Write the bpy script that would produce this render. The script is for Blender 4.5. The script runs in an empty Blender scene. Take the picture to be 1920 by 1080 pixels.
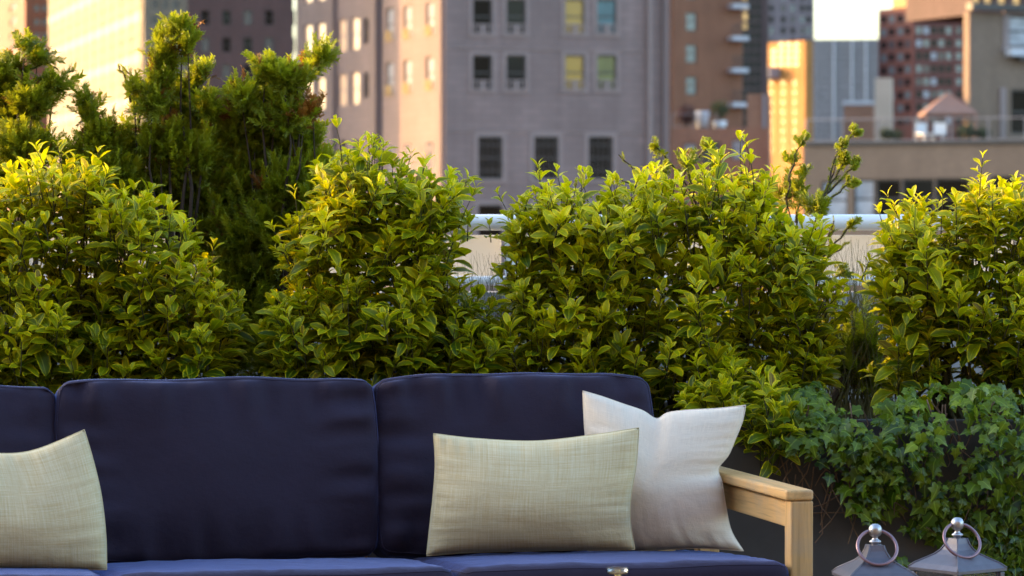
import bpy, bmesh, math, random
import numpy as np
from mathutils import Vector, Matrix, Quaternion, noise as mnoise
from mathutils.bvhtree import BVHTree

rnd = random.Random(7)
npr = np.random.default_rng(7)
S = bpy.context.scene
COL = S.collection
R = math.radians

# ------------------------------------------------------------------ camera
F = 6100.0                       # focal length in photo pixels (1920 wide)
CAMZ = 1.18
PITCH = math.atan(110 / F)
cam = bpy.data.cameras.new('camera')
cam.lens = 36 * F / 1920
cam.sensor_width = 36
cam.clip_start = 0.1
cam.clip_end = 9000
cam.dof.use_dof = True
cam.dof.focus_distance = 7.42
cam.dof.aperture_fstop = 7.2
co = bpy.data.objects.new('camera', cam)
co.location = (0, 0, CAMZ)
co.rotation_euler = (math.pi / 2 - PITCH, 0, 0)
COL.objects.link(co)
S.camera = co

# ------------------------------------------------------------------ sky, sun, exposure
SUN_AZ, SUN_EL = R(22), R(11)     # from the left, a little beyond the terrace, low
sun_dir = Vector((-math.cos(SUN_EL) * math.cos(SUN_AZ), math.cos(SUN_EL) * math.sin(SUN_AZ), math.sin(SUN_EL)))
W = bpy.data.worlds.new('World')
S.world = W
W.use_nodes = True
nt = W.node_tree
sky = nt.nodes.new('ShaderNodeTexSky')
sky.sky_type = 'NISHITA'
sky.sun_disc = False
sky.sun_elevation = SUN_EL
sky.sun_rotation = math.atan2(sun_dir.x, sun_dir.y) % (2 * math.pi)
sky.air_density = 1.0
sky.dust_density = 2.5
sky.ozone_density = 1.6
nt.nodes['Background'].inputs['Strength'].default_value = 0.15
nt.links.new(sky.outputs[0], nt.nodes['Background'].inputs[0])
sl = bpy.data.lights.new('sun', 'SUN')
sl.energy = 2.0
sl.angle = R(0.5)
sl.color = (0.80, 0.45, 0.16)
so = bpy.data.objects.new('sun', sl)
so.rotation_euler = sun_dir.to_track_quat('Z', 'Y').to_euler()
COL.objects.link(so)
S.view_settings.view_transform = 'Standard'
S.view_settings.look = 'None'
S.view_settings.gamma = 1
S.view_settings.use_curve_mapping = False
S.view_settings.exposure = 2.6
S.cycles.use_denoising = True
S.cycles.max_bounces = 8
S.cycles.transparent_max_bounces = 8


# ------------------------------------------------------------------ helpers
def at(px, py, Y):
    """the point of the place that shows at photo pixel (px, py) and lies Y metres ahead"""
    vx, vy = (px - 960) / F, -(py - 540) / F
    d = Vector((vx, math.cos(PITCH) + vy * math.sin(PITCH), -math.sin(PITCH) + vy * math.cos(PITCH)))
    return Vector((0, 0, CAMZ)) + d * (Y / d.y)


def to_px(p):
    d = Vector(p) - Vector((0, 0, CAMZ))
    z = d.y * math.cos(PITCH) - d.z * math.sin(PITCH)
    y = d.y * math.sin(PITCH) + d.z * math.cos(PITCH)
    return 960 + d.x / z * F, 540 - y / z * F


def tag(o, label=None, cat=None, group=None, kind=None):
    if label: o['label'] = label
    if cat: o['category'] = cat
    if group: o['group'] = group
    if kind: o['kind'] = kind
    return o


def empty(name, loc, rz=0):
    o = bpy.data.objects.new(name, None)
    o.location = loc
    o.rotation_euler = (0, 0, rz)
    o.empty_display_size = 0.1
    COL.objects.link(o)
    return o


def link(name, me, mat=None, parent=None):
    o = bpy.data.objects.new(name, me)
    if mat is not None and not me.materials:
        me.materials.append(mat)
    o.parent = parent
    COL.objects.link(o)
    return o


def mesh_np(name, V, Fq, uv=None, attrs=None, smooth=True):
    """mesh from numpy verts (n,3) and faces (m,k) with all faces of k corners"""
    V = np.asarray(V, dtype=np.float32)
    Fq = np.asarray(Fq, dtype=np.int32)
    me = bpy.data.meshes.new(name)
    m, k = Fq.shape
    me.vertices.add(len(V))
    me.vertices.foreach_set('co', V.ravel())
    me.loops.add(m * k)
    me.loops.foreach_set('vertex_index', Fq.ravel())
    me.polygons.add(m)
    me.polygons.foreach_set('loop_start', np.arange(0, m * k, k, dtype=np.int32))
    me.polygons.foreach_set('loop_total', np.full(m, k, dtype=np.int32))
    me.polygons.foreach_set('use_smooth', np.full(m, smooth))
    if uv is not None:
        l = me.uv_layers.new(name='UVMap')
        l.data.foreach_set('uv', np.asarray(uv, dtype=np.float32)[Fq.ravel()].ravel())
    for an, av in (attrs or {}).items():
        a = me.attributes.new(an, 'FLOAT', 'POINT')
        a.data.foreach_set('value', np.asarray(av, dtype=np.float32))
    me.update(calc_edges=True)
    return me


class MB:
    """collects boxes, tubes and lathes, then links them as ONE mesh object"""
    def __init__(self):
        self.v, self.f, self.s, self.uv = [], [], [], {}

    def add(self, V, Fs, smooth=False, M=None):
        b = len(self.v)
        for p in V:
            self.v.append(tuple(M @ Vector(p)) if M is not None else tuple(p))
        for q in Fs:
            self.f.append([b + i for i in q])
            self.s.append(smooth)
        return self

    def box(self, lo, hi, M=None):
        (a, b, c), (d, e, g) = lo, hi
        V = [(a, b, c), (d, b, c), (d, e, c), (a, e, c), (a, b, g), (d, b, g), (d, e, g), (a, e, g)]
        Fs = [(0, 3, 2, 1), (4, 5, 6, 7), (0, 1, 5, 4), (1, 2, 6, 5), (2, 3, 7, 6), (3, 0, 4, 7)]
        return self.add(V, Fs, False, M)

    def bbox(self, lo, hi, r, M=None, seg=2):
        """box with rounded edges"""
        bm = bmesh.new()
        bmesh.ops.create_cube(bm, size=1)
        for v in bm.verts:
            v.co = Vector([lo[i] + (v.co[i] + .5) * (hi[i] - lo[i]) for i in range(3)])
        bmesh.ops.bevel(bm, geom=bm.edges[:], offset=r, segments=seg, affect='EDGES', profile=.5)
        bm.verts.index_update()
        self.add([v.co[:] for v in bm.verts], [[v.index for v in f.verts] for f in bm.faces], False, M)
        bm.free()
        return self

    def tube(self, pts, r, n=8, M=None, closed=False, caps=True):
        pts = [Vector(p) for p in pts]
        rs = r if isinstance(r, (list, tuple)) else [r] * len(pts)
        rings = []
        prev = None
        N = len(pts)
        V = []
        for i, p in enumerate(pts):
            if closed:
                t = pts[(i + 1) % N] - pts[i - 1]
            else:
                t = pts[min(i + 1, N - 1)] - pts[max(i - 1, 0)]
            t = t.normalized() if t.length > 1e-9 else Vector((0, 0, 1))
            if prev is None:
                a = t.orthogonal().normalized()
            else:
                a = prev - t * prev.dot(t)
                a = a.normalized() if a.length > 1e-6 else t.orthogonal().normalized()
            prev = a
            b = t.cross(a)
            for k in range(n):
                an = 2 * math.pi * k / n
                V.append(p + (a * math.cos(an) + b * math.sin(an)) * rs[i])
        Fs = []
        for i in range(N if closed else N - 1):
            j = (i + 1) % N
            for k in range(n):
                l = (k + 1) % n
                Fs.append((i * n + k, i * n + l, j * n + l, j * n + k))
        if caps and not closed:
            Fs.append(tuple(range(n))[::-1])
            Fs.append(tuple((N - 1) * n + k for k in range(n)))
        return self.add(V, Fs, True, M)

    def lathe(self, prof, n=24, M=None):
        V, Fs = [], []
        for (r, z) in prof:
            for k in range(n):
                a = 2 * math.pi * k / n
                V.append((r * math.cos(a), r * math.sin(a), z))
        for i in range(len(prof) - 1):
            for k in range(n):
                l = (k + 1) % n
                Fs.append((i * n + k, i * n + l, (i + 1) * n + l, (i + 1) * n + k))
        return self.add(V, Fs, True, M)

    def mesh(self, name):
        me = bpy.data.meshes.new(name)
        me.from_pydata(self.v, [], self.f)
        me.polygons.foreach_set('use_smooth', self.s)
        me.update()
        return me

    def build(self, name, mat=None, parent=None):
        return link(name, self.mesh(name), mat, parent)


# ------------------------------------------------------------------ materials
def new_mat(name):
    m = bpy.data.materials.new(name)
    m.use_nodes = True
    return m, m.node_tree, m.node_tree.nodes['Principled BSDF']


def N(t, typ, **kw):
    n = t.nodes.new(typ)
    for k, v in kw.items():
        if k in n.inputs:
            n.inputs[k].default_value = v
        else:
            setattr(n, k, v)
    return n


def rgba(c):
    return (c[0], c[1], c[2], 1)


def mixc(t, fac, a, b):
    m = t.nodes.new('ShaderNodeMix')
    m.data_type = 'RGBA'
    for sock, val in ((0, fac), (6, a), (7, b)):
        if hasattr(val, 'links'):
            t.links.new(val, m.inputs[sock])
        elif isinstance(val, (int, float)):
            m.inputs[sock].default_value = val
        else:
            m.inputs[sock].default_value = rgba(val)
    return m.outputs[2]


def ramp(t, src, a, b):
    n = t.nodes.new('ShaderNodeMapRange')
    n.inputs[1].default_value = a
    n.inputs[2].default_value = b
    t.links.new(src, n.inputs[0])
    return n.outputs[0]


def coords(t, kind='Object', scale=(1, 1, 1)):
    c = t.nodes.new('ShaderNodeTexCoord')
    m = t.nodes.new('ShaderNodeMapping')
    m.inputs['Scale'].default_value = scale
    t.links.new(c.outputs[kind], m.inputs[0])
    return m.outputs[0]


def noise_tex(t, vec, scale, detail=4, rough=.55):
    n = t.nodes.new('ShaderNodeTexNoise')
    n.inputs['Scale'].default_value = scale
    n.inputs['Detail'].default_value = detail
    n.inputs['Roughness'].default_value = rough
    t.links.new(vec, n.inputs[0])
    return n.outputs[0]


def bump(t, p, h, strength, dist):
    b = t.nodes.new('ShaderNodeBump')
    b.inputs['Strength'].default_value = strength
    b.inputs['Distance'].default_value = dist
    t.links.new(h, b.inputs['Height'])
    t.links.new(b.outputs[0], p.inputs['Normal'])


def plain(name, c, rough=.6, metal=0, var=.15, scale=8, bmp=0):
    m, t, p = new_mat(name)
    v = noise_tex(t, coords(t), scale)
    dark = tuple(x * (1 - var) for x in c)
    lite = tuple(min(1, x * (1 + var)) for x in c)
    t.links.new(mixc(t, ramp(t, v, .3, .7), dark, lite), p.inputs['Base Color'])
    p.inputs['Roughness'].default_value = rough
    p.inputs['Metallic'].default_value = metal
    if bmp:
        bump(t, p, v, .4, bmp)
    return m


def masonry(name, c, mortar=None, bw=.22, bh=.075, var=.18, rough=.85, stain=.12):
    """brick or block courses in metres on the wall's own UVs"""
    m, t, p = new_mat(name)
    uv = coords(t, 'UV')
    b = t.nodes.new('ShaderNodeTexBrick')
    b.inputs['Scale'].default_value = 1
    b.inputs['Brick Width'].default_value = bw
    b.inputs['Row Height'].default_value = bh
    b.inputs['Mortar Size'].default_value = bh * .1
    b.inputs['Color1'].default_value = rgba([x * (1 - var) for x in c])
    b.inputs['Color2'].default_value = rgba([x * (1 + var) for x in c])
    b.inputs['Mortar'].default_value = rgba(mortar or [x * .8 for x in c])
    t.links.new(uv, b.inputs[0])
    n1 = noise_tex(t, uv, .22, 6, .6)
    n2 = noise_tex(t, coords(t, 'UV', (1.2, .12, 1)), .9, 5, .6)
    col = mixc(t, ramp(t, n1, .35, .75), b.outputs[0], [x * (1 - stain * 2) for x in c])
    mm = t.nodes.new('ShaderNodeMix')
    mm.data_type = 'RGBA'
    mm.blend_type = 'MULTIPLY'
    mm.inputs[0].default_value = .5
    t.links.new(col, mm.inputs[6])
    t.links.new(mixc(t, ramp(t, n2, .3, .7), (.72, .70, .68), (1.1, 1.1, 1.1)), mm.inputs[7])
    t.links.new(mm.outputs[2], p.inputs['Base Color'])
    p.inputs['Roughness'].default_value = rough
    bump(t, p, b.outputs['Fac'], .3, -.01)
    return m


def glass_dark(name, c, rough=.06, spec=.5):
    m, t, p = new_mat(name)
    v = noise_tex(t, coords(t), 1.3, 3)
    t.links.new(mixc(t, ramp(t, v, .35, .65), [x * .7 for x in c], [x * 1.25 for x in c]), p.inputs['Base Color'])
    p.inputs['Roughness'].default_value = rough
    p.inputs['Specular IOR Level'].default_value = spec
    return m


def glow_pane(name, c, strength):
    m, t, p = new_mat(name)
    v = noise_tex(t, coords(t), 1.1, 3)
    p.inputs['Base Color'].default_value = rgba([x * .5 for x in c])
    p.inputs['Roughness'].default_value = .15
    t.links.new(mixc(t, ramp(t, v, .3, .7), [x * .8 for x in c], c), p.inputs['Emission Color'])
    p.inputs['Emission Strength'].default_value = strength
    return m


def leaf_mat(name, old, young, margin, margin_amt, trans=.3, rough=.38, ivy=False):
    m, t, p = new_mat(name)
    at_y = N(t, 'ShaderNodeAttribute', attribute_name='youth')
    at_r = N(t, 'ShaderNodeAttribute', attribute_name='rnd')
    oi = t.nodes.new('ShaderNodeObjectInfo')
    add = N(t, 'ShaderNodeMath', operation='ADD')
    t.links.new(at_r.outputs['Fac'], add.inputs[0])
    t.links.new(oi.outputs['Random'], add.inputs[1])
    fr = N(t, 'ShaderNodeMath', operation='FRACT')
    t.links.new(add.outputs[0], fr.inputs[0])
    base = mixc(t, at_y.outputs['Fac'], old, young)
    # each leaf a little lighter or darker than the next
    hsv = t.nodes.new('ShaderNodeHueSaturation')
    t.links.new(base, hsv.inputs['Color'])
    t.links.new(mixv(t, fr.outputs[0], .62, 1.4), hsv.inputs['Value'])
    t.links.new(mixv(t, fr.outputs[0], .515, .487), hsv.inputs['Hue'])
    col = mixc(t, ramp(t, fr.outputs[0], .965, .985), hsv.outputs[0], (.20, .12, .02)) if not ivy else hsv.outputs[0]
    uvn = t.nodes.new('ShaderNodeUVMap')
    sep = t.nodes.new('ShaderNodeSeparateXYZ')
    t.links.new(uvn.outputs[0], sep.inputs[0])
    nv = noise_tex(t, coords(t, 'UV', (3, 5, 1)), 1.6, 4)
    a = N(t, 'ShaderNodeMath', operation='SUBTRACT')
    t.links.new(sep.outputs[0], a.inputs[0]); a.inputs[1].default_value = .5
    b = N(t, 'ShaderNodeMath', operation='ABSOLUTE')
    t.links.new(a.outputs[0], b.inputs[0])          # 0 midrib .. .5 margin
    if not ivy:
        c = N(t, 'ShaderNodeMath', operation='MULTIPLY_ADD')
        t.links.new(nv, c.inputs[0]); c.inputs[1].default_value = .30; t.links.new(b.outputs[0], c.inputs[2])
        d = N(t, 'ShaderNodeMath', operation='MULTIPLY_ADD')
        t.links.new(sep.outputs[1], d.inputs[0]); d.inputs[1].default_value = .10; t.links.new(c.outputs[0], d.inputs[2])
        e = N(t, 'ShaderNodeMath', operation='MULTIPLY_ADD')
        t.links.new(at_y.outputs['Fac'], e.inputs[0]); e.inputs[1].default_value = .13; t.links.new(d.outputs[0], e.inputs[2])
        edge = ramp(t, e.outputs[0], .58, .74)
        em = N(t, 'ShaderNodeMath', operation='MULTIPLY')
        t.links.new(edge, em.inputs[0]); em.inputs[1].default_value = margin_amt
        col = mixc(t, em.outputs[0], col, margin)
    rib = ramp(t, b.outputs[0], .045, .0)
    rm = N(t, 'ShaderNodeMath', operation='MULTIPLY')
    t.links.new(rib, rm.inputs[0]); rm.inputs[1].default_value = .45
    col = mixc(t, rm.outputs[0], col, [min(1, x * 1.8 + .03) for x in young])
    t.links.new(col, p.inputs['Base Color'])
    p.inputs['Roughness'].default_value = rough
    p.inputs['Specular IOR Level'].default_value = .32
    bump(t, p, nv, .25, .002)
    tr = t.nodes.new('ShaderNodeBsdfTranslucent')
    t.links.new(mixc(t, .5, col, [min(1, x * 1.6) for x in young]), tr.inputs[0])
    mx = t.nodes.new('ShaderNodeMixShader')
    mx.inputs[0].default_value = trans
    t.links.new(p.outputs[0], mx.inputs[1])
    t.links.new(tr.outputs[0], mx.inputs[2])
    t.links.new(mx.outputs[0], t.nodes['Material Output'].inputs[0])
    return m


def mixv(t, fac, a, b):
    n = t.nodes.new('ShaderNodeMapRange')
    n.inputs[1].default_value = 0
    n.inputs[2].default_value = 1
    n.inputs[3].default_value = a
    n.inputs[4].default_value = b
    t.links.new(fac, n.inputs[0])
    return n.outputs[0]


def fabric(name, c, c2=None, weave=900, rough=.9, sheen=.3, sheen_tint=(1, 1, 1), slub=0, mott=.12, crease=.25):
    m, t, p = new_mat(name)
    uv = coords(t, 'UV')
    n0 = noise_tex(t, uv, 9, 4)
    col = mixc(t, ramp(t, n0, .3, .7), [x * (1 - mott) for x in c], [x * (1 + mott) for x in c])
    # threads: two noises stretched along warp and weft
    wa = noise_tex(t, coords(t, 'UV', (weave, weave * .03, 1)), 1, 2)
    we = noise_tex(t, coords(t, 'UV', (weave * .03, weave, 1)), 1, 2)
    thr = N(t, 'ShaderNodeMath', operation='ADD')
    t.links.new(wa, thr.inputs[0]); t.links.new(we, thr.inputs[1])
    if c2 is not None:
        wb = noise_tex(t, coords(t, 'UV', (430, 9, 1)), 1, 3, .7)
        wc = noise_tex(t, coords(t, 'UV', (8, 480, 1)), 1, 3, .7)
        sl_ = N(t, 'ShaderNodeMath', operation='ADD')
        t.links.new(wb, sl_.inputs[0]); t.links.new(wc, sl_.inputs[1])
        col = mixc(t, ramp(t, sl_.outputs[0], .72, 1.34), col, c2)
    col = mixc(t, ramp(t, thr.outputs[0], .75, 1.25), [x * .86 for x in c], col) if c2 is None else col
    t.links.new(col, p.inputs['Base Color'])
    p.inputs['Roughness'].default_value = rough
    p.inputs['Sheen Weight'].default_value = sheen
    p.inputs['Sheen Roughness'].default_value = .3
    p.inputs['Sheen Tint'].default_value = rgba(sheen_tint)
    p.inputs['Specular IOR Level'].default_value = .25
    bump(t, p, thr.outputs[0], .35, .0008)
    cr = noise_tex(t, coords(t, 'UV', (1, 1.25, 1)), 17, 5, .62)
    b2 = t.nodes.new('ShaderNodeBump')
    b2.inputs['Strength'].default_value = crease
    b2.inputs['Distance'].default_value = .012
    t.links.new(cr, b2.inputs['Height'])
    t.links.new(p.inputs['Normal'].links[0].from_socket, b2.inputs['Normal'])
    t.links.new(b2.outputs[0], p.inputs['Normal'])
    return m


def wood(name, c, axis):
    m, t, p = new_mat(name)
    sc = [42, 42, 42]
    sc[axis] = 2.2
    v = noise_tex(t, coords(t, 'Object', sc), 1.0, 6, .65)
    sc2 = [190, 190, 190]
    sc2[axis] = 6
    v2 = noise_tex(t, coords(t, 'Object', sc2), 1.0, 3)
    col = mixc(t, ramp(t, v, .3, .7), [x * .72 for x in c], [x * 1.2 for x in c])
    col = mixc(t, ramp(t, v2, .55, .8), col, [x * .55 for x in c])
    t.links.new(col, p.inputs['Base Color'])
    wv = noise_tex(t, coords(t, 'Object', (7, 7, 7)), 1.0, 5, .6)
    gm = N(t, 'ShaderNodeMath', operation='MULTIPLY')
    t.links.new(ramp(t, wv, .5, .72), gm.inputs[0]); gm.inputs[1].default_value = .5
    col = mixc(t, gm.outputs[0], col, [sum(c) / 3 * .9, sum(c) / 3 * .82, sum(c) / 3 * .68])
    t.links.new(col, p.inputs['Base Color'])
    p.inputs['Roughness'].default_value = .55
    bump(t, p, v2, .25, .0006)
    return m


M = {}
M['stone'] = masonry('limestone_blocks', (.262, .187, .174), None, 1.2, .42, .09)
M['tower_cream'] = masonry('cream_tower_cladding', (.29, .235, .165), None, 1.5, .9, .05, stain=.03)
M['tower_brown'] = masonry('dark_brown_brick', (.115, .068, .062), None, .22, .075, .2)
M['brick_orange'] = masonry('orange_brown_brick', (.30, .13, .072), None, .22, .075, .15)
M['brick_red'] = masonry('red_brown_brick', (.18, .06, .045), None, .22, .075, .2)
M['brick_salmon'] = masonry('salmon_brick', (.36, .18, .115), None, .22, .075, .2)
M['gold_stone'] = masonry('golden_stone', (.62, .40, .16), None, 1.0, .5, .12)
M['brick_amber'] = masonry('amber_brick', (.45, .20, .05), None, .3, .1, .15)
M['purple_stone'] = masonry('grey_violet_concrete', (.24, .19, .20), None, 1.5, .9, .08)
M['tan'] = masonry('tan_brick', (.255, .172, .122), None, .22, .075, .12)
M['slate'] = masonry('blue_grey_cladding', (.36, .34, .38), None, 2, 1.5, .06)
M['slab_white'] = plain('pale_grey_concrete', (.55, .54, .57), .7, var=.06, scale=.3)
M['cream_plaster'] = plain('cream_plaster', (.55, .43, .34), .8, var=.08, scale=.4)
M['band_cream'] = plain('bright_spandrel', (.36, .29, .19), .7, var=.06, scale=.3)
M['frame_stone'] = plain('stone_trim', (.28, .21, .195), .8, var=.08, scale=2)
M['frame_dark'] = plain('dark_bronze_frame', (.06, .05, .045), .5, var=.1, scale=3)
M['iron'] = plain('black_iron', (.03, .028, .026), .5, .0, .1, 20)
M['iron_pale'] = plain('pale_iron', (.36, .29, .28), .6, 0, .1, 20)
M['g_black'] = glass_dark('black_window_glass', (.010, .010, .011), .15, .2)
M['g_brown'] = glass_dark('brown_blind_behind_glass', (.016, .010, .006), .3, .08)
M['g_yellow'] = glow_pane('yellow_lit_curtain', (.46, .31, .06), .045)
M['g_teal'] = glass_dark('teal_blind_behind_glass', (.06, .15, .18), .25)
M['g_green'] = glass_dark('green_curtain_behind_glass', (.17, .17, .05), .25)
M['g_blue'] = glass_dark('blue_grey_window_glass', (.16, .20, .22), .12, .8)
M['g_grey'] = glass_dark('grey_window_glass', (.09, .085, .095), .12)
M['g_pale'] = glass_dark('pale_blind_behind_glass', (.42, .42, .46), .3)
M['g_gold'] = glass_dark('gold_reflection_tint', (.40, .20, .05), .2)  # gold reflection put into the glass colour
M['g_cream'] = glass_dark('cream_reflection_tint', (.66, .55, .34), .2)  # cream reflection put into the pane colour
M['g_glow'] = glow_pane('warm_reflection_glow', (1.0, .64, .40), .125)  # emission stands in for a bright reflection in the shaded panes
M['g_spot'] = glow_pane('warm_small_window', (1.0, .62, .22), .14)
M['bars'] = plain('brown_window_bars', (.10, .075, .065), .6, 0, .1, 20)
M['roof'] = plain('roof_felt', (.10, .095, .09), .9, var=.2, scale=1)
M['asphalt'] = plain('asphalt', (.05, .05, .052), .9, var=.2, scale=.5)
M['deck'] = plain('deck_boards', (.30, .17, .08), .7, var=.2, scale=5)
M['planter'] = plain('dark_grey_planter', (.055, .052, .052), .6, var=.12, scale=14, bmp=.002)
M['soil'] = plain('potting_soil', (.03, .02, .013), 1, var=.4, scale=40, bmp=.02)
M['white_metal'] = plain('white_painted_rail', (.93, .93, .93), .35, var=.01, scale=10)
M['frost'] = None
M['parapet'] = plain('pale_parapet_render', (.40, .40, .41), .8, var=.08, scale=5)
M['navy'] = fabric('navy_canvas', (.027, .019, .037), None, 1400, .85, .72, (.25, .38, 1.0))
M['white_cloth'] = fabric('white_linen', (.85, .735, .60), None, 900, .9, .15, mott=.03)
M['woven'] = fabric('sage_gold_weave', (.68, .61, .41), (.52, .38, .17), 700, .7, .25, (.8, 1, .95), mott=.06)
M['teak_x'] = wood('pale_teak_along', (.62, .37, .145), 0)
M['teak_y'] = wood('pale_teak_deep', (.62, .37, .145), 1)
M['teak_z'] = wood('pale_teak_upright', (.62, .37, .145), 2)
M['lantern'] = plain('grey_lantern_metal', (.135, .128, .155), .42, .4, .1, 60)
M['steel'] = plain('brushed_steel', (.50, .50, .53), .38, 1, .05, 50)
M['ring'] = plain('copper_brown_ring', (.30, .19, .21), .35, .8, .1, 60)
M['gold'] = plain('gold_stem', (.75, .52, .22), .25, 1, .05, 60)
M['candle'] = plain('cream_candle', (.75, .68, .55), .6, var=.03)
M['bark'] = plain('grey_brown_bark', (.045, .028, .018), .9, var=.35, scale=60, bmp=.002)
M['twig'] = plain('green_brown_twig', (.05, .045, .015), .8, var=.3, scale=60)
M['dry_twig'] = plain('dry_brown_twig', (.16, .10, .06), .85, var=.3, scale=60)
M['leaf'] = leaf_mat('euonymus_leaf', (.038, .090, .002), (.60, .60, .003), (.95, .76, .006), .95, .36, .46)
M['leaf_ivy'] = leaf_mat('ivy_leaf', (.040, .082, .004), (.21, .30, .012), (.3, .3, .1), 0, .2, .27, ivy=True)
M['needle'] = leaf_mat('yew_needle', (.070, .092, .004), (.37, .40, .010), (.2, .2, .02), 0, .4, .45, ivy=True)
M['needle_rust'] = leaf_mat('rusty_yew_needle', (.13, .055, .012), (.38, .16, .02), (.2, .2, .02), 0, .3, .5, ivy=True)
M['blade'] = plain('grass_blade', (.12, .11, .04), .7, var=.3, scale=10)
M['bush_far'] = plain('far_bush_leaf', (.045, .055, .014), .8, var=.3, scale=3)
M['bush_red'] = plain('far_maroon_leaf', (.06, .018, .016), .8, var=.3, scale=3)
M['canvas'] = plain('salmon_canvas', (.27, .15, .115), .85, var=.05, scale=2)
M['white_paint'] = plain('white_paint', (.75, .75, .76), .5, var=.05, scale=3)


def clear_glass(name, tint, rough=0.0, alpha=.0):
    m, t, p = new_mat(name)
    p.inputs['Base Color'].default_value = rgba(tint)
    p.inputs['Roughness'].default_value = rough
    p.inputs['Transmission Weight'].default_value = 1
    p.inputs['IOR'].default_value = 1.45
    return m


M['glass'] = clear_glass('clear_glass', (.97, .98, .98))
m, t, p = new_mat('frosted_glass')
p.inputs['Base Color'].default_value = (.70, .69, .65, 1)
p.inputs['Roughness'].default_value = .35
tr = t.nodes.new('ShaderNodeBsdfTranslucent')
tr.inputs[0].default_value = (.80, .78, .72, 1)
mx = t.nodes.new('ShaderNodeMixShader')
mx.inputs[0].default_value = .5
t.links.new(p.outputs[0], mx.inputs[1]); t.links.new(tr.outputs[0], mx.inputs[2])
t.links.new(mx.outputs[0], t.nodes['Material Output'].inputs[0])
M['frost'] = m

# ------------------------------------------------------------------ ground, terrace
GZ = -60.0
g = MB(); g.box((-4000, -3000, GZ - 1), (4000, 6000, GZ))
tag(g.build('ground', M['asphalt']), kind='structure')
d = MB(); d.box((-9, -6, -.3), (9, 9.3, 0))
tag(d.build('terrace_floor', M['deck']), kind='structure')
w = MB(); w.box((-9.02, -6.02, GZ), (9.02, 9.32, -.304))
tag(w.build('terrace_building', M['tan']), 'tan building under the roof terrace', 'building')

# unseen block added at the left, its height sets the shade on the terrace
SH_X = -12.0
b = MB(); b.box((SH_X - 9, -30, GZ), (SH_X, 42, CAMZ - .36 - SH_X * math.tan(SUN_EL) / math.cos(SUN_AZ)))
tag(b.build('shade_block', M['tan']), 'unseen tan block added close left to shade the terrace', 'building')

b = MB(); b.box((-12, -16, GZ), (12, -2.6, 7))  # unseen block added behind the view to cut light and bounce brown
tag(b.build('added_block', plain('brown_bounce_face', (.15, .11, .075), .9, var=.15, scale=2)), 'unseen brown block added behind to darken front faces', 'building')
b = MB(); b.box((-60, 222, GZ), (-43, 250, 75))  # unseen, added to shade the far part of the stone building's left side
tag(b.build('shade_tower', M['tan']), 'unseen tan block added far left to shade the stone building', 'building')

# ------------------------------------------------------------------ city
MESHES = {}


def win_mesh(key, kind, w, h):
    """shared meshes of a window: local x right, y into the wall, z up, origin bottom centre of the opening"""
    k = (key, kind, round(w, 2), round(h, 2))
    if k in MESHES:
        return MESHES[k]
    mb = MB()
    if kind == 'frame':
        f = min(.09, w * .1)
        mb.box((-w / 2, .12, 0), (-w / 2 + f, .2, h)); mb.box((w / 2 - f, .12, 0), (w / 2, .2, h))
        mb.box((-w / 2 + f, .12, 0), (w / 2 - f, .2, f)); mb.box((-w / 2 + f, .12, h - f), (w / 2 - f, .2, h))
        mb.box((-w / 2 + f, .125, h * .5 - f / 2), (w / 2 - f, .195, h * .5 + f / 2))
    elif kind == 'pane':
        mb.box((-w / 2 + .02, .16, .02), (w / 2 - .02, .18, h - .02))
    elif kind == 'arch_pane':
        n = 10
        pts = [(-w / 2, 0), (w / 2, 0)] + [(w / 2 * math.cos(a * math.pi / n), h - w / 2 + w / 2 * math.sin(a * math.pi / n)) for a in range(n + 1)]
        V = [(x, -.02, z) for x, z in pts] + [(x, .05, z) for x, z in pts]
        L = len(pts)
        mb.add(V, [tuple(range(L)), tuple(range(2 * L - 1, L - 1, -1))] + [(i, L + i, L + (i + 1) % L, (i + 1) % L) for i in range(L)])
    elif kind == 'surround':
        s = w * .16
        mb.box((-w / 2 - s, -.06, 0), (-w / 2, .0, h)); mb.box((w / 2, -.06, 0), (w / 2 + s, .0, h))
        mb.box((-w / 2 - s, -.06, h), (w / 2 + s, .0, h + s)); mb.box((-w / 2 - s * 1.2, -.09, -s * .8), (w / 2 + s * 1.2, .0, 0))
    elif kind == 'railing':
        mb.box((-w / 2 - .05, -.12, h * .26), (w / 2 + .05, -.07, h * .26 + .06)); mb.box((-w / 2 - .05, -.12, 0), (w / 2 + .05, -.07, .05))
        for i in range(5):
            x = -w / 2 + w * (i + .5) / 5
            wd = .035 if i != 2 else .13
            mb.box((x - wd, -.115, .05), (x + wd, -.075, h * .26))
    elif kind == 'grille':
        n = 5
        for i in range(n):
            x = -w / 2 + w * (i + .5) / n
            mb.box((x - .025, -.03, 0), (x + .025, .02, h))
        for z in (.2, .5, .8):
            mb.box((-w / 2, -.045, h * z - .025), (w / 2, -.035, h * z + .025))
    MESHES[k] = mb.mesh('window_' + kind)
    return MESHES[k]


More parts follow.
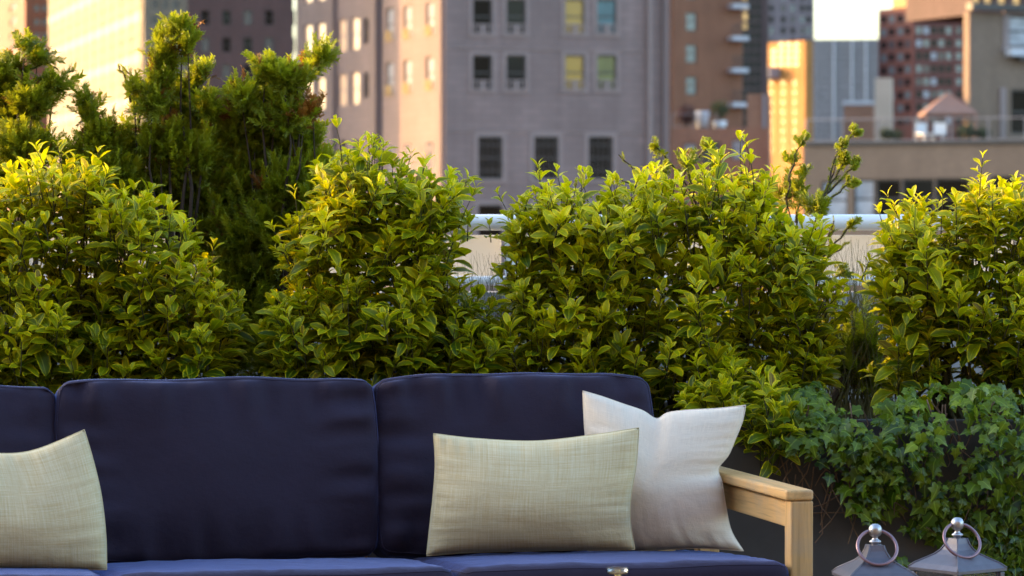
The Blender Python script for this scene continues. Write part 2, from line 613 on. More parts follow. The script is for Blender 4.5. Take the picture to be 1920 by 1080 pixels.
class Building:
    """a block given by its near corner: px of the corner, distance, turn; front runs right from the corner, left side runs back from it"""
    def __init__(self, name, label, px_corner, D, phi, px_right, px_left=None, depth=None, ytop=None, ztop=None, mat='stone', cat='building', z0=GZ):
        c = at(px_corner, 430, D)
        self.c = Vector((c.x, c.y, 0))
        ph = R(phi)
        self.u = Vector((math.cos(ph), math.sin(ph), 0))
        self.v = Vector((-math.sin(ph), math.cos(ph), 0))
        self.ph = ph
        self.wid = self.run(self.u, px_right)
        self.dep = self.run(self.v, px_left) if px_left is not None else depth
        self.ztop = ztop if ztop is not None else at(px_corner, ytop, D).z
        self.root = empty(name, (self.c.x, self.c.y, z0))
        tag(self.root, label, cat)
        self.mat = mat
        self.open = {'front': [], 'left': []}
        self.z0 = z0

    def run(self, dr, px):
        k = (px - 960) / F
        # (c + t*dr).x = k * (c + t*dr).y
        return (k * self.c.y - self.c.x) / (dr.x - k * dr.y)

    def plane(self, face):
        if face == 'front':
            return self.c, self.u, Vector((math.sin(self.ph), -math.cos(self.ph), 0))
        return self.c + self.v * self.dep, -self.v, Vector((-math.cos(self.ph), -math.sin(self.ph), 0))

    def uv(self, face, px, py):
        o, ax, n = self.plane(face)
        cam0 = Vector((0, 0, CAMZ))
        d = at(px, py, 1.0) - cam0
        t_ = (o - cam0).dot(n) / d.dot(n)
        p = cam0 + d * t_
        return (p - o).dot(ax), p.z

    def rect(self, face, x0, y0, x1, y1):
        u0, _ = self.uv(face, x0, (y0 + y1) / 2)
        u1, _ = self.uv(face, x1, (y0 + y1) / 2)
        xm = (x0 + x1) / 2
        _, v1 = self.uv(face, xm, y0)
        _, v0 = self.uv(face, xm, y1)
        return u0, v0, u1, v1

    def place(self, o, face, u, z, out=0):
        oo, ax, n = self.plane(face)
        p = oo + ax * u + n * out - self.c
        o.location = (p.x, p.y, z - self.z0)
        o.rotation_euler = (0, 0, math.atan2(ax.y, ax.x))

    def window(self, face, px, pane='g_black', frame='frame_dark', extra=(), size=None, arch=False):
        u0, v0, u1, v1 = self.rect(face, *px)
        if size:
            um, vm = (u0 + u1) / 2, (v0 + v1) / 2
            u0, u1, v0, v1 = um - size[0] / 2, um + size[0] / 2, vm - size[1] / 2, vm + size[1] / 2
        w_, h_ = u1 - u0, v1 - v0
        if arch:
            f = link('window', win_mesh(pane, 'arch_pane', w_, h_), M[pane], self.root)
            self.place(f, face, (u0 + u1) / 2, v0)
            return f
        self.open[face].append((u0, v0, u1, v1))
        f = link('window', win_mesh(frame, 'frame', w_, h_), M[frame], self.root)
        self.place(f, face, (u0 + u1) / 2, v0)
        link('pane', win_mesh(pane, 'pane', w_, h_), M[pane], f)
        for kind, mt in extra:
            link({'surround': 'frame', 'railing': 'railing', 'grille': 'grille'}[kind], win_mesh(mt, kind, w_, h_), M[mt], f)
        return f

    def finish(self, openings_depth=.3):
        V, Fs, UV = [], [], []

        def quad(pts, uvs):
            b = len(V)
            V.extend(pts); UV.extend(uvs)
            Fs.append((b, b + 1, b + 2, b + 3))
        zt = self.ztop
        for face in ('front', 'left'):
            o, ax, n = self.plane(face)
            width = self.wid if face == 'front' else self.dep
            rc = [r for r in self.open[face] if r[0] > .02 and r[2] < width - .02 and r[3] < zt - .02]
            us = sorted({0, width} | {round(x, 4) for r in rc for x in (r[0], r[2])})
            # columns merged: per column between consecutive us, walk up the openings
            for a, b in zip(us[:-1], us[1:]):
                if b - a < 1e-4:
                    continue
                mid = (a + b) / 2
                cuts = sorted((r[1], r[3]) for r in rc if r[0] < mid < r[2])
                z = self.z0
                for lo, hi in cuts + [(zt, zt)]:
                    if lo - z > 1e-4:
                        P = lambda uu, zz: (o + ax * uu - self.c + Vector((0, 0, zz - self.z0)))
                        quad([P(a, z), P(b, z), P(b, lo), P(a, lo)], [(a, z), (b, z), (b, lo), (a, lo)])
                    z = max(z, hi)
            for (a, lo, b, hi) in rc:
                P = lambda uu, zz, dd: (o + ax * uu - n * dd - self.c + Vector((0, 0, zz - self.z0)))
                e = openings_depth
                for (p1, p2) in (((a, lo), (a, hi)), ((a, hi), (b, hi)), ((b, hi), (b, lo)), ((b, lo), (a, lo))):
                    quad([P(*p1, 0), P(*p2, 0), P(*p2, e), P(*p1, e)], [p1, p2, (p2[0] + .1, p2[1]), (p1[0] + .1, p1[1])])
                quad([P(a, lo, e), P(b, lo, e), P(b, hi, e), P(a, hi, e)], [(a, lo), (b, lo), (b, hi), (a, hi)])
        # right, back, roof
        A = Vector((0, 0, 0)); B = self.u * self.wid; C_ = B + self.v * self.dep; D_ = self.v * self.dep
        up0, up1 = Vector((0, 0, 0.0)), Vector((0, 0, zt - self.z0))
        for p, q, L in ((B, C_, self.dep), (C_, D_, self.wid)):
            quad([p + up0, q + up0, q + up1, p + up1], [(0, self.z0), (L, self.z0), (L, zt), (0, zt)])
        me = mesh_np('wall', [tuple(x) for x in V], Fs, uv=UV, smooth=False)
        link('wall', me, M[self.mat], self.root)
        r_ = MB(); r_.add([A + up1, B + up1, C_ + up1, D_ + up1], [(0, 1, 2, 3)])
        r_.build('roof', M['roof'], self.root)
        return self.root

    def slab(self, name, face, px, thick, mat, back=0.0):
        """a box standing proud of a face over a photo rectangle"""
        u0, v0, u1, v1 = self.rect(face, *px)
        mb = MB(); mb.box((u0, -thick, v0), (u1, back - .003, v1))
        o = mb.build(name, M[mat], self.root)
        self.place(o, face, 0, 0)
        o.location.z = -self.z0
        return o


# 1 far left orange tower
B1 = Building('brick_tower', 'orange brick apartment tower at the far left edge behind the yew', 48, 330, 12, 92, px_left=-20, ztop=70, mat='brick_orange')
for y in range(-20, 200, 26):
    B1.window('left', (18, y, 30, y + 13), 'g_grey', size=(2.2, .8) if False else None)
    for x in (64, 79):
        B1.window('front', (x, y + 3, x + 10, y + 15), 'g_blue')
B1.finish()
# 2 bright sunlit tower
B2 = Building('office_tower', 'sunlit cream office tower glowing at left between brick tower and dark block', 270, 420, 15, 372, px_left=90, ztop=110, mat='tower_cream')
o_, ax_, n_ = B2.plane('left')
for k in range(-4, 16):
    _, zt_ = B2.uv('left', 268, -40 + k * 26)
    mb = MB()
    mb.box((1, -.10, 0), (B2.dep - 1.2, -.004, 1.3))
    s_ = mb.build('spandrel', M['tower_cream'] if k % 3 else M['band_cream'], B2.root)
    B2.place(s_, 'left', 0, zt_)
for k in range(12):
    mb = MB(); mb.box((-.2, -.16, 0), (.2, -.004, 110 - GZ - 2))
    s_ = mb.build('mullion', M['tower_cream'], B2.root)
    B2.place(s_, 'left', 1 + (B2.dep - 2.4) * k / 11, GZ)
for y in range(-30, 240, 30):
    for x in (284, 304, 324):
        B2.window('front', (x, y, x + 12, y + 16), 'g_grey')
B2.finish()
# 3 dark brown block left of the stone building
B3 = Building('brick_block', 'dark brown brick block between the sunlit tower and the stone building', 352, 300, 4, 551, depth=34, ztop=76, mat='tower_brown')
lit3 = {(456, 20): 'g_spot', (456, 122): 'g_spot'}
for j, y in enumerate(range(-32, 300, 51)):
    for i, x in enumerate(range(376, 545, 40)):
        B3.window('front', (x, y, x + 17, y + 28), lit3.get((x, y), ('g_black', 'g_brown', 'g_grey')[(i * 2 + j) % 3]))
B3.window('front', (452, 14, 464, 26), 'g_spot') if False else None
B3.finish()
# 4 stone building in the middle
B4 = Building('stone_building', 'purple grey stone apartment building in the middle with one sunlit side', 834, 192, 19, 1254, px_left=555, ztop=48, mat='stone')
panes = [('g_brown', 'g_black', 'g_yellow', 'g_teal'), ('g_brown', 'g_black', 'g_yellow', 'g_green')]
for j, y in enumerate((-106, -2, 103)):
    for i, x in enumerate((886, 949, 1059, 1119)):
        B4.window('front', (x, y, x + 37, y + 66), panes[1 if j == 2 else 0][i], extra=(('surround', 'frame_stone'), ('railing', 'frame_stone')))
for x in (896, 1001, 1103):
    B4.window('front', (x, 256, x + 46, 336), 'g_brown', extra=(('surround', 'frame_stone'), ('grille', 'bars')))
    B4.window('front', (x, 384, x + 46, 450), 'g_brown', extra=(('surround', 'frame_stone'),))
for j, (y, h) in enumerate(((-100, 62), (2, 62), (104, 62), (262, 66))):
    for i, x in enumerate((724, 757, 799)):
        dy = (757 - x) * .14 if j < 3 else (757 - x) * .08
        B4.window('left', (x, y + 8 + dy, x + 14, y + 8 + h + dy), 'g_pale', extra=(('railing', 'gold_stone'),) if j < 3 else (('grille', 'iron_pale'),))
    if j < 3:
        for i, (x, p_) in enumerate(((570, 'g_glow'), (594, 'g_glow'), (634, 'g_glow'), (658, 'g_glow'))):
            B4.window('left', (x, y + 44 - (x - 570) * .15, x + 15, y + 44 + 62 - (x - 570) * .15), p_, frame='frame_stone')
        B4.window('left', (682, y + 32, 691, y + 80), 'g_brown')
    else:
        for x in (640, 664):
            B4.window('left', (x, y, x + 9, y + 60), 'g_brown')
B4.slab('pilaster', 'left', (704, -200, 716, 420), .45, 'stone')
B4.slab('pilaster', 'left', (618, -200, 632, 420), .3, 'stone')
B4.slab('pilaster', 'left', (822, -200, 832, 420), .18, 'stone')
for yy in (96, 250):
    B4.slab('cornice', 'front', (838, yy - 4, 1250, yy - 2), .06, 'frame_stone')
B4.slab('pilaster', 'front', (1213, -200, 1219, 420), .35, 'frame_stone')
B4.slab('pilaster', 'front', (1241, -200, 1252, 420), .30, 'stone')
B4.finish()
# 5 orange brown brick building with balconies at its right end
B5 = Building('brick_building', 'orange brown brick building right of the stone building with three blue windows', 1262, 330, 19, 1392, depth=30, ztop=60, mat='brick_orange')
for y in (-36, 24, 84, 144):
    B5.window('front', (1286, y, 1306, y + 34), 'g_blue')
for y in (-50, 12, 72, 132, 196):
    s_ = B5.slab('balcony', 'front', (1364, y - 3, 1394, y + 5), 1.4, 'slab_white')
    u0, v0, u1, v1 = B5.rect('front', 1364, y - 24, 1394, y - 3)
    mb = MB()
    for q in range(9):
        uu = u0 + (u1 - u0) * q / 8
        mb.box((uu - .02, -1.38, v0), (uu + .02, -1.34, v1))
    mb.box((u0, -1.39, v1), (u1, -1.33, v1 + .06))
    r_ = mb.build('railing', M['iron'], s_)
B5.finish()
# 6 dark glass building behind the balconies
B6 = Building('glass_building', 'dark glass building with gold reflections behind the white balconies', 1390, 420, 19, 1440, px_left=1330, ztop=90, mat='tower_brown')
for j, y in enumerate(range(-30, 230, 18)):
    for i, x in enumerate((1393, 1405, 1417)):
        B6.window('front', (x, y, x + 10, y + 14), 'g_black' if (j + i) % 3 and y > 60 else ('g_spot' if y < 60 and i == 0 else 'g_black'))  # glowing upper panes stand in for gold reflections
B6.finish()
# 7 dark brown tower
B7 = Building('brown_tower', 'dark brown tower with rows of small windows left of the open sky', 1398, 800, 8, 1526, depth=60, ztop=60, mat='purple_stone')
for j, y in enumerate(range(-12, 330, 21)):
    for i, x in enumerate((1428, 1442, 1464, 1482, 1500, 1512)):
        B7.window('front', (x, y, x + 9, y + 13), ('g_black', 'g_grey', 'g_blue', 'g_black')[(i + j * 3) % 4])
B7.finish()
# 8 golden sunlit building
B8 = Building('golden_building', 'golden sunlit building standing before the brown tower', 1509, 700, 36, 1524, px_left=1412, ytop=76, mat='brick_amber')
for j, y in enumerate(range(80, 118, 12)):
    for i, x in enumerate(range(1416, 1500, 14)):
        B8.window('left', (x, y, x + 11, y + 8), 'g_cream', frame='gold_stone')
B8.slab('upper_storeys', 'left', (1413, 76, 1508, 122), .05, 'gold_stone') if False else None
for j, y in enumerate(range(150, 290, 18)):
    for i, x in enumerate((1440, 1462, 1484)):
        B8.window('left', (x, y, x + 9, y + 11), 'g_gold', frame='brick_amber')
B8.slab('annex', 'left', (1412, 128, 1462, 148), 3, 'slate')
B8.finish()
# 9 pale striped slab
B9 = Building('striped_tower', 'pale grey office slab with thin horizontal bands under the open sky', 1524, 1500, -6, 1660, depth=60, ytop=74, mat='slate')
for y in range(78, 260, 11):
    B9.slab('window_band', 'front', (1528, y, 1656, y + 5), .4, 'g_grey')
for x in (1562, 1596, 1622):
    B9.slab('pier', 'front', (x, 76, x + 3, 262), .9, 'slab_white')
B9.finish()
# 10 red brown brick tower
B10 = Building('red_brick_tower', 'red brown brick tower with pale blue windows right of the open sky', 1712, 800, 30, 1812, px_left=1646, ytop=12, mat='brick_red')
pal = ['g_black', 'g_grey', 'g_black', 'g_blue', 'g_black', 'g_blue', 'g_pale']
for j, y in enumerate(range(26, 240, 24)):
    for i, x in enumerate((1651, 1666, 1682, 1696)):
        B10.window('left', (x, y + 4 - i, x + 11, y + 18 - i), pal[(i * 3 + j * 5) % 6])
    for i, x in enumerate((1718, 1732, 1746, 1760, 1774, 1793)):
        B10.window('front', (x, y, x + 11, y + 14), pal[(i * 2 + j * 3 + (i * j) % 3) % 7])
mb = MB()
mb.box((1, 1, B10.ztop - GZ), (B10.wid * .75, 10, B10.ztop - GZ + 9))
ph_ = mb.build('added_block', M['gold_stone'], B10.root)  # gold colour stands in for sunlight on this top block
ph_.rotation_euler = (0, 0, B10.ph)
B10.finish()
# 11 tan building at the right edge
B11 = Building('tan_building', 'tan brick building at the right edge with dark eaves and a window air conditioner', 1816, 153, 24, 2060, px_left=1806, ztop=at(1816, 22, 153).z, mat='tan', z0=at(1505, 270, 150).z)
B11.window('front', (1892, 30, 1960, 88), 'g_pale', extra=(('surround', 'frame_stone'),))
B11.window('front', (1896, 168, 1962, 252), 'g_brown')
B11.slab('eaves', 'front', (1812, 10, 2050, 22), .5, 'frame_dark')
B11.slab('downpipe', 'front', (1874, 165, 1884, 260), .12, 'frame_stone')
ac = B11.slab('air_conditioner', 'front', (1884, 92, 1960, 106), .55, 'slab_white')
B11.slab('bracket', 'front', (1902, 107, 1950, 114), .5, 'frame_dark')
B11.finish()
# attic windows glowing above the eaves
at_ = Building('attic_storey', 'dark attic storey with gold lit windows above the tan building', 1820, 155, 24, 2060, depth=6, ztop=at(1816, -40, 155).z, mat='tower_brown', z0=at(1816, 22, 153).z + .004)
for x in (1824, 1846, 1872, 1900):
    at_.window('front', (x, -8, x + 16, 12), 'g_spot')
at_.finish()
# 12 tan terrace wing
B12 = Building('terrace_wing', 'low tan brick wing with a railed roof terrace and dark windows below', 1505, 150, -19, 2000, depth=16, ytop=270, mat='tan')
for px_, pn in (((1600, 336, 1640, 410), 'g_pale'), ((1642, 336, 1690, 410), 'g_brown'), ((1692, 335, 1752, 410), 'g_black'), ((1754, 334, 1818, 410), 'g_brown'), ((1858, 330, 1908, 410), 'g_black'), ((1540, 340, 1590, 410), 'g_pale')):
    B12.window('front', px_, pn)
B12.slab('coping', 'front', (1507, 264, 1990, 271), .12, 'frame_dark')
B12.finish()


# railing of the terrace wing: posts, rails, thin balusters
def railing(bld, px0, px1, h, label, name='terrace_railing'):
    rt = empty(name, (bld.c.x, bld.c.y, bld.ztop))
    tag(rt, label, 'railing')
    n = Vector((math.sin(bld.ph), -math.cos(bld.ph), 0))
    u0, u1 = bld.uv('front', px0, 300)[0], bld.uv('front', px1, 300)[0]
    mt = Matrix.Rotation(bld.ph, 4, 'Z')
    mb = MB(); mb.box((u0, .3, h - .05), (u1, .36, h), mt); mb.build('top_rail', M['iron_pale'], rt)
    mb = MB(); mb.box((u0, .3, .12), (u1, .34, .16), mt); mb.build('bottom_rail', M['iron_pale'], rt)
    k = max(2, int((u1 - u0) / 1.6))
    for i in range(k + 1):
        uu = u0 + (u1 - u0) * i / k
        mb = MB(); mb.box((uu - .035, .365, 0), (uu + .035, .42, h - .02), mt); mb.build('post', M['iron_pale'], rt)
    mb = MB()
    q = int((u1 - u0) / .14)
    for i in range(q):
        uu = u0 + (u1 - u0) * (i + .5) / q
        mb.box((uu - .008, .31, .16), (uu + .008, .33, h - .07), mt)
    b_ = mb.build('balusters', M['iron'], rt)
    b_['kind'] = 'stuff'
    return rt


railing(B12, 1508, 1990, 1.15, 'thin metal railing along the roof edge of the low tan wing')


# gazebo, pots, chairs and bushes on that terrace
def far_bush(name, label, p, r, mat, cat='bush', group=None, pot=None):
    rt = empty(name, p)
    tag(rt, label, cat, group)
    V, Fs = [], []
    n_ = 260
    for i in range(n_):
        dv = Vector((rnd.gauss(0, 1), rnd.gauss(0, 1), rnd.gauss(0, 1))).normalized()
        c = Vector((0, 0, r[2] * 1.1)) + Vector((dv.x * r[0], dv.y * r[1], dv.z * r[2])) * (rnd.random() ** .4) * (.8 + .3 * mnoise.noise(dv * 2))
        a = Vector((rnd.gauss(0, 1), rnd.gauss(0, 1), rnd.gauss(0, 1))).normalized()
        b_ = a.orthogonal().normalized()
        s_ = r[0] * rnd.uniform(.12, .22)
        k = len(V)
        V += [c - a * s_, c + b_ * s_ * .5, c + a * s_, c - b_ * s_ * .5]
        Fs.append((k, k + 1, k + 2, k + 3))
    f = link('foliage', mesh_np('far_foliage', [tuple(x) for x in V], Fs, smooth=False), M[mat], rt)
    f['kind'] = 'stuff'
    mb = MB(); mb.tube([(0, 0, 0), (0, 0, r[2])], [r[0] * .1, r[0] * .06], 6); mb.build('stem', M['bark'], rt)
    if pot:
        mb = MB(); mb.lathe([(0, -pot), (r[0] * .45, -pot), (r[0] * .6, -.02), (0, -.02)], 14); mb.build('pot', M[pot_mat], rt)
    return rt


pot_mat = 'white_paint'


def on_wing(px, back=2.0):
    u_, _ = B12.uv('front', px, 300)
    p = B12.c + B12.u * u_ + B12.v * back
    return Vector((p.x, p.y, B12.ztop))


gz = on_wing(1728, 6)
gr = empty('gazebo', gz)
tag(gr, 'gazebo with a salmon pyramid canvas roof on the low tan wing', 'gazebo')
hw, ze, za = 1.25, 1.55, 2.55
mb = MB(); mb.add([(-hw, -hw, ze), (hw, -hw, ze), (hw, hw, ze), (-hw, hw, ze), (0, 0, za), (-hw, -hw, ze - .12), (hw, -hw, ze - .12), (hw, hw, ze - .12), (-hw, hw, ze - .12)],
       [(0, 1, 4), (1, 2, 4), (2, 3, 4), (3, 0, 4), (5, 6, 1, 0), (6, 7, 2, 1), (7, 8, 3, 2), (8, 5, 0, 3)])
mb.build('canopy', M['canvas'], gr)
for sx in (-1, 1):
    for sy in (-1, 1):
        mb = MB(); mb.box((sx * 1.15 - .05, sy * 1.15 - .05, 0), (sx * 1.15 + .05, sy * 1.15 + .05, ze - .05)); mb.build('post', M['canvas'], gr)


def chair(p, label, grp, rz):
    rt = empty('patio_chair', p, rz); tag(rt, label, 'chair', grp)
    mb = MB(); mb.box((-.3, -.3, .38), (.3, .3, .46)); mb.build('seat', M['white_paint'], rt)
    mb = MB(); mb.box((-.3, .26, .464), (.3, .32, .95)); mb.build('backrest', M['white_paint'], rt)
    for sx in (-1, 1):
        for sy in (-1, 1):
            mb = MB(); mb.box((sx * .27 - .025, sy * .27 - .025, 0), (sx * .27 + .025, sy * .27 + .025, .378)); mb.build('leg', M['white_paint'], rt)


chair(on_wing(1726, .9), 'white patio chair behind the railing, left one before the gazebo', 'white chairs on the far terrace', .5)
chair(on_wing(1752, .9), 'white patio chair behind the railing, right one beside the gazebo', 'white chairs on the far terrace', -.4)
for px_, r_, lab in ((1648, .5, 'dark low bush on the far terrace left of the gazebo'), (1668, .45, 'dark bush on the far terrace touching the gazebo side'),
                     (1800, .6, 'dark bush on the far terrace right of the white chairs'), (1832, .5, 'dark small bush on the far terrace before the tan building')):
    far_bush('terrace_bush', lab, on_wing(px_, 1.4), (r_, r_, r_ * .8), 'bush_far', group='bushes on the far roof terrace')
# small buildings between
Bc = Building('chimney_block', 'cream plaster chimney block before the red brick tower', 1640, 260, -8, 1672, depth=3, ytop=146, mat='cream_plaster')
Bc.finish()
Bd = Building('small_brick_house', 'small salmon brick roof house left of the cream chimney block', 1582, 240, -8, 1637, depth=5, ytop=194, mat='brick_salmon')
Bd.slab('parapet', 'front', (1580, 190, 1639, 197), .1, 'slab_white')
Bd.finish()
# terrace left of the golden building
B13 = Building('salmon_terrace_block', 'salmon brick block with plants on its roof before the golden building', 1258, 250, -4, 1440, depth=14, ytop=240, mat='brick_salmon')
for px_, pn in (((1282, 268, 1306, 300), 'g_pale'), ((1316, 266, 1352, 310), 'g_grey'), ((1372, 262, 1396, 300), 'g_pale')):
    B13.window('front', px_, pn)
B13.finish()
railing(B13, 1260, 1345, 1.1, 'thin pale railing on the salmon brick block beside the stone building')
Be = Building('salmon_stair_block', 'tall salmon brick stair block left of the golden facade', 1400, 262, -6, 1442, depth=6, ytop=176, mat='brick_salmon')
Be.slab('downpipe', 'front', (1430, 178, 1436, 300), .2, 'slate')
Be.finish()


def on_b13(px, back=1.5):
    u_, _ = B13.uv('front', px, 260)
    p = B13.c + B13.u * u_ + B13.v * back
    return Vector((p.x, p.y, B13.ztop))


far_bush('round_bush', 'round dark green bush on the salmon brick block', on_b13(1349) + Vector((0, 0, .6)), (.95, .95, .85), 'bush_far', pot=.6)
far_bush('maroon_bush', 'dark maroon bush on the salmon brick block beside the stone building', on_b13(1287), (1.0, 1.0, .95), 'bush_red')
mb = MB(); mb.lathe([(0, 0), (.42, 0), (.55, 1.3), (.48, 1.3), (.4, 1.1), (0, 1.1)], 16)
pt = mb.build('plant_pot', M['slab_white']); pt.location = on_b13(1316, .9)
tag(pt, 'tall pale pot on the salmon brick block between two bushes', 'pot')

# ------------------------------------------------------------------ terrace edge: parapet, glass, rails
RY = 9.0
zt1 = at(960, 417, RY).z
zt2 = at(960, 526, RY).z
zt3 = at(960, 548, RY).z
gb = empty('glass_balustrade', (0, RY, 0))
tag(gb, 'frosted glass balustrade with white top and lower rail behind the shrubs', 'balustrade')
mb = MB(); mb.tube([(-4, 0, zt1), (4, 0, zt1)], .0225, 20); mb.build('top_rail', M['white_metal'], gb)
mb = MB(); mb.tube([(-4, -.01, zt2), (4, -.01, zt2)], .0135, 14); mb.build('lower_rail', M['white_metal'], gb)
for i in range(5):
    x = -3.2 + i * 1.6
    mb = MB(); mb.bbox((x + .03, .03, zt3 + .02), (x + 1.57, .042, zt1 - .035), .003)
    mb.build('glass_panel', M['frost'], gb)
for i in range(6):
    x = -3.2 + i * 1.6
    mb = MB(); mb.box((x - .02, .012, zt3 + .001), (x + .02, .055, zt1 - .01)); mb.build('post', M['white_metal'], gb)
mb = MB(); mb.box((-6, RY - .06, 0), (6, RY + .16, zt3))
tag(mb.build('parapet_wall', M['parapet']), 'pale rendered parapet wall under the glass balustrade', 'wall')

# ------------------------------------------------------------------ planter box
PF, PB, PZ = 7.86, 8.72, .72
pl = empty('planter_box', (0, PF, 0))
tag(pl, 'long dark grey planter box behind the sofa holding the shrubs', 'planter')
mb = MB()
mb.bbox((-3, 0, 0), (3, .03, PZ), .004); mb.bbox((-3, PB - PF - .03, 0), (3, PB - PF, PZ), .004)
mb.bbox((-3, .032, 0), (-2.97, PB - PF - .032, PZ), .004); mb.bbox((2.97, .032, 0), (3, PB - PF - .032, PZ), .004)
mb.build('box', M['planter'], pl)
mb = MB(); mb.box((-2.96, .035, .02), (2.96, PB - PF - .035, PZ - .05)); mb.build('soil', M['soil'], pl)

# ------------------------------------------------------------------ leaves
def leaf_template(width, fold, curl, twist, wave):
    ts = [0, .10, .32, .56, .78, .93, 1.0]
    wf = [.07, .14, .66, .98, .86, .46, .06]
    us = [-1, -.52, 0, .52, 1]
    V, UV = [], []
    y = z = 0
    pt = 0
    for t_, wv in zip(ts, wf):
        ang = curl * t_ ** 1.6
        y += (t_ - pt) * math.cos(ang)
        z -= (t_ - pt) * math.sin(ang)
        pt = t_
        for u in us:
            hw = wv * width / 2
            x = u * hw * math.cos(fold)
            zz = abs(u) * hw * math.sin(fold) + wave * math.sin(t_ * 9 + u * 2) * abs(u) * .04
            a = twist * t_
            V.append((x * math.cos(a) - zz * math.sin(a), y, z + x * math.sin(a) + zz * math.cos(a)))
            UV.append((u * .5 + .5, t_))
    Fs = []
    for r_ in range(len(ts) - 1):
        for c in range(4):
            i = r_ * 5 + c
            Fs.append((i, i + 1, i + 6, i + 5))
    return np.array(V, np.float32), np.array(Fs, np.int32), np.array(UV, np.float32)


def ivy_template(curl, fold):
    # five pointed lobes round the stalk
    out = [(0, 0), (.26, -.10), (.42, .06), (.34, .24), (.58, .42), (.30, .52), (.22, .62), (0, 1.0), (-.22, .62), (-.30, .52), (-.58, .42), (-.34, .24), (-.42, .06), (-.26, -.10)]
    V = [(0, .30, .03)]
    UV = [(.5, .3)]
    for x, y in out:
        r2 = x * x + (y - .3) ** 2
        V.append((x * math.cos(fold), y, abs(x) * math.sin(fold) - curl * r2))
        UV.append((.5 + x * .8, y))
    n_ = len(out)
    Fs = [(0, 1 + i, 1 + (i + 1) % n_) for i in range(n_)]
    return np.array(V, np.float32), np.array(Fs, np.int32), np.array(UV, np.float32)


LEAF_T = [leaf_template(rnd.uniform(.36, .50), rnd.uniform(.15, .55), rnd.uniform(.25, 1.15), rnd.uniform(-.3, .3), rnd.uniform(0, 1)) for _ in range(10)]
IVY_T = [ivy_template(rnd.uniform(.1, .8), rnd.uniform(-.35, .5)) for _ in range(6)]


def frame_of(dirv, nrm):
    d = dirv.normalized()
    n = (nrm - d * nrm.dot(d))
    n = n.normalized() if n.length > 1e-5 else d.orthogonal().normalized()
    x = d.cross(n)
    return Matrix((x, d, n)).transposed()      # columns x, d, n


class Leaves:
    def __init__(self, templates):
        self.T = templates
        self.R, self.P, self.Y, self.K, self.Sc = [], [], [], [], []

    def add(self, pos, dirv, nrm, size, youth):
        self.R.append(np.array(frame_of(dirv, nrm)) * size)
        self.P.append(tuple(pos))
        self.Y.append(min(1, max(0, youth)))
        self.K.append(rnd.randrange(len(self.T)))
        self.Sc.append(size)

    def bake(self, name, idx, origin):
        Vs, Fs, UVs, Ys, Rs = [], [], [], [], []
        base = 0
        for k, (tv, tf, tu) in enumerate(self.T):
            sel = [i for i in idx if self.K[i] == k]
            if not sel:
                continue
            Rm = np.array([self.R[i] for i in sel], np.float32)
            Pm = np.array([self.P[i] for i in sel], np.float32) - np.array(origin, np.float32)
            v = np.einsum('nij,vj->nvi', Rm, tv) + Pm[:, None, :]
            n_, nv = len(sel), len(tv)
            Vs.append(v.reshape(-1, 3))
            Fs.append((tf[None] + (base + np.arange(n_) * nv)[:, None, None]).reshape(-1, tf.shape[1]))
            UVs.append(np.tile(tu, (n_, 1)))
            Ys.append(np.repeat(np.array([self.Y[i] for i in sel], np.float32), nv))
            Rs.append(np.repeat(npr.random(n_).astype(np.float32), nv))
            base += n_ * nv
        return mesh_np(name, np.concatenate(Vs), np.concatenate(Fs), np.concatenate(UVs), {'youth': np.concatenate(Ys), 'rnd': np.concatenate(Rs)})


_single = {}


def single_leaf_mesh(kind, templates, k, yl):
    key = (kind, k, yl)
    if key not in _single:
        tv, tf, tu = templates[k]
        me = mesh_np('leaf_shape', tv, tf, tu, {'youth': np.full(len(tv), yl / 4), 'rnd': np.zeros(len(tv))})
        me.materials.append(M[kind])
        _single[key] = me
    return _single[key]


def hidden_px(px, py):
    if px < -5 or px > 1925 or py < -5 or py > 1085:
        return True
    if py > 712 and px < 1215:
        return True
    if 1093 < px < 1400 and py > 770:
        return True
    return False


PLANTS = []      # (root, Leaves, material, foliage name, most)


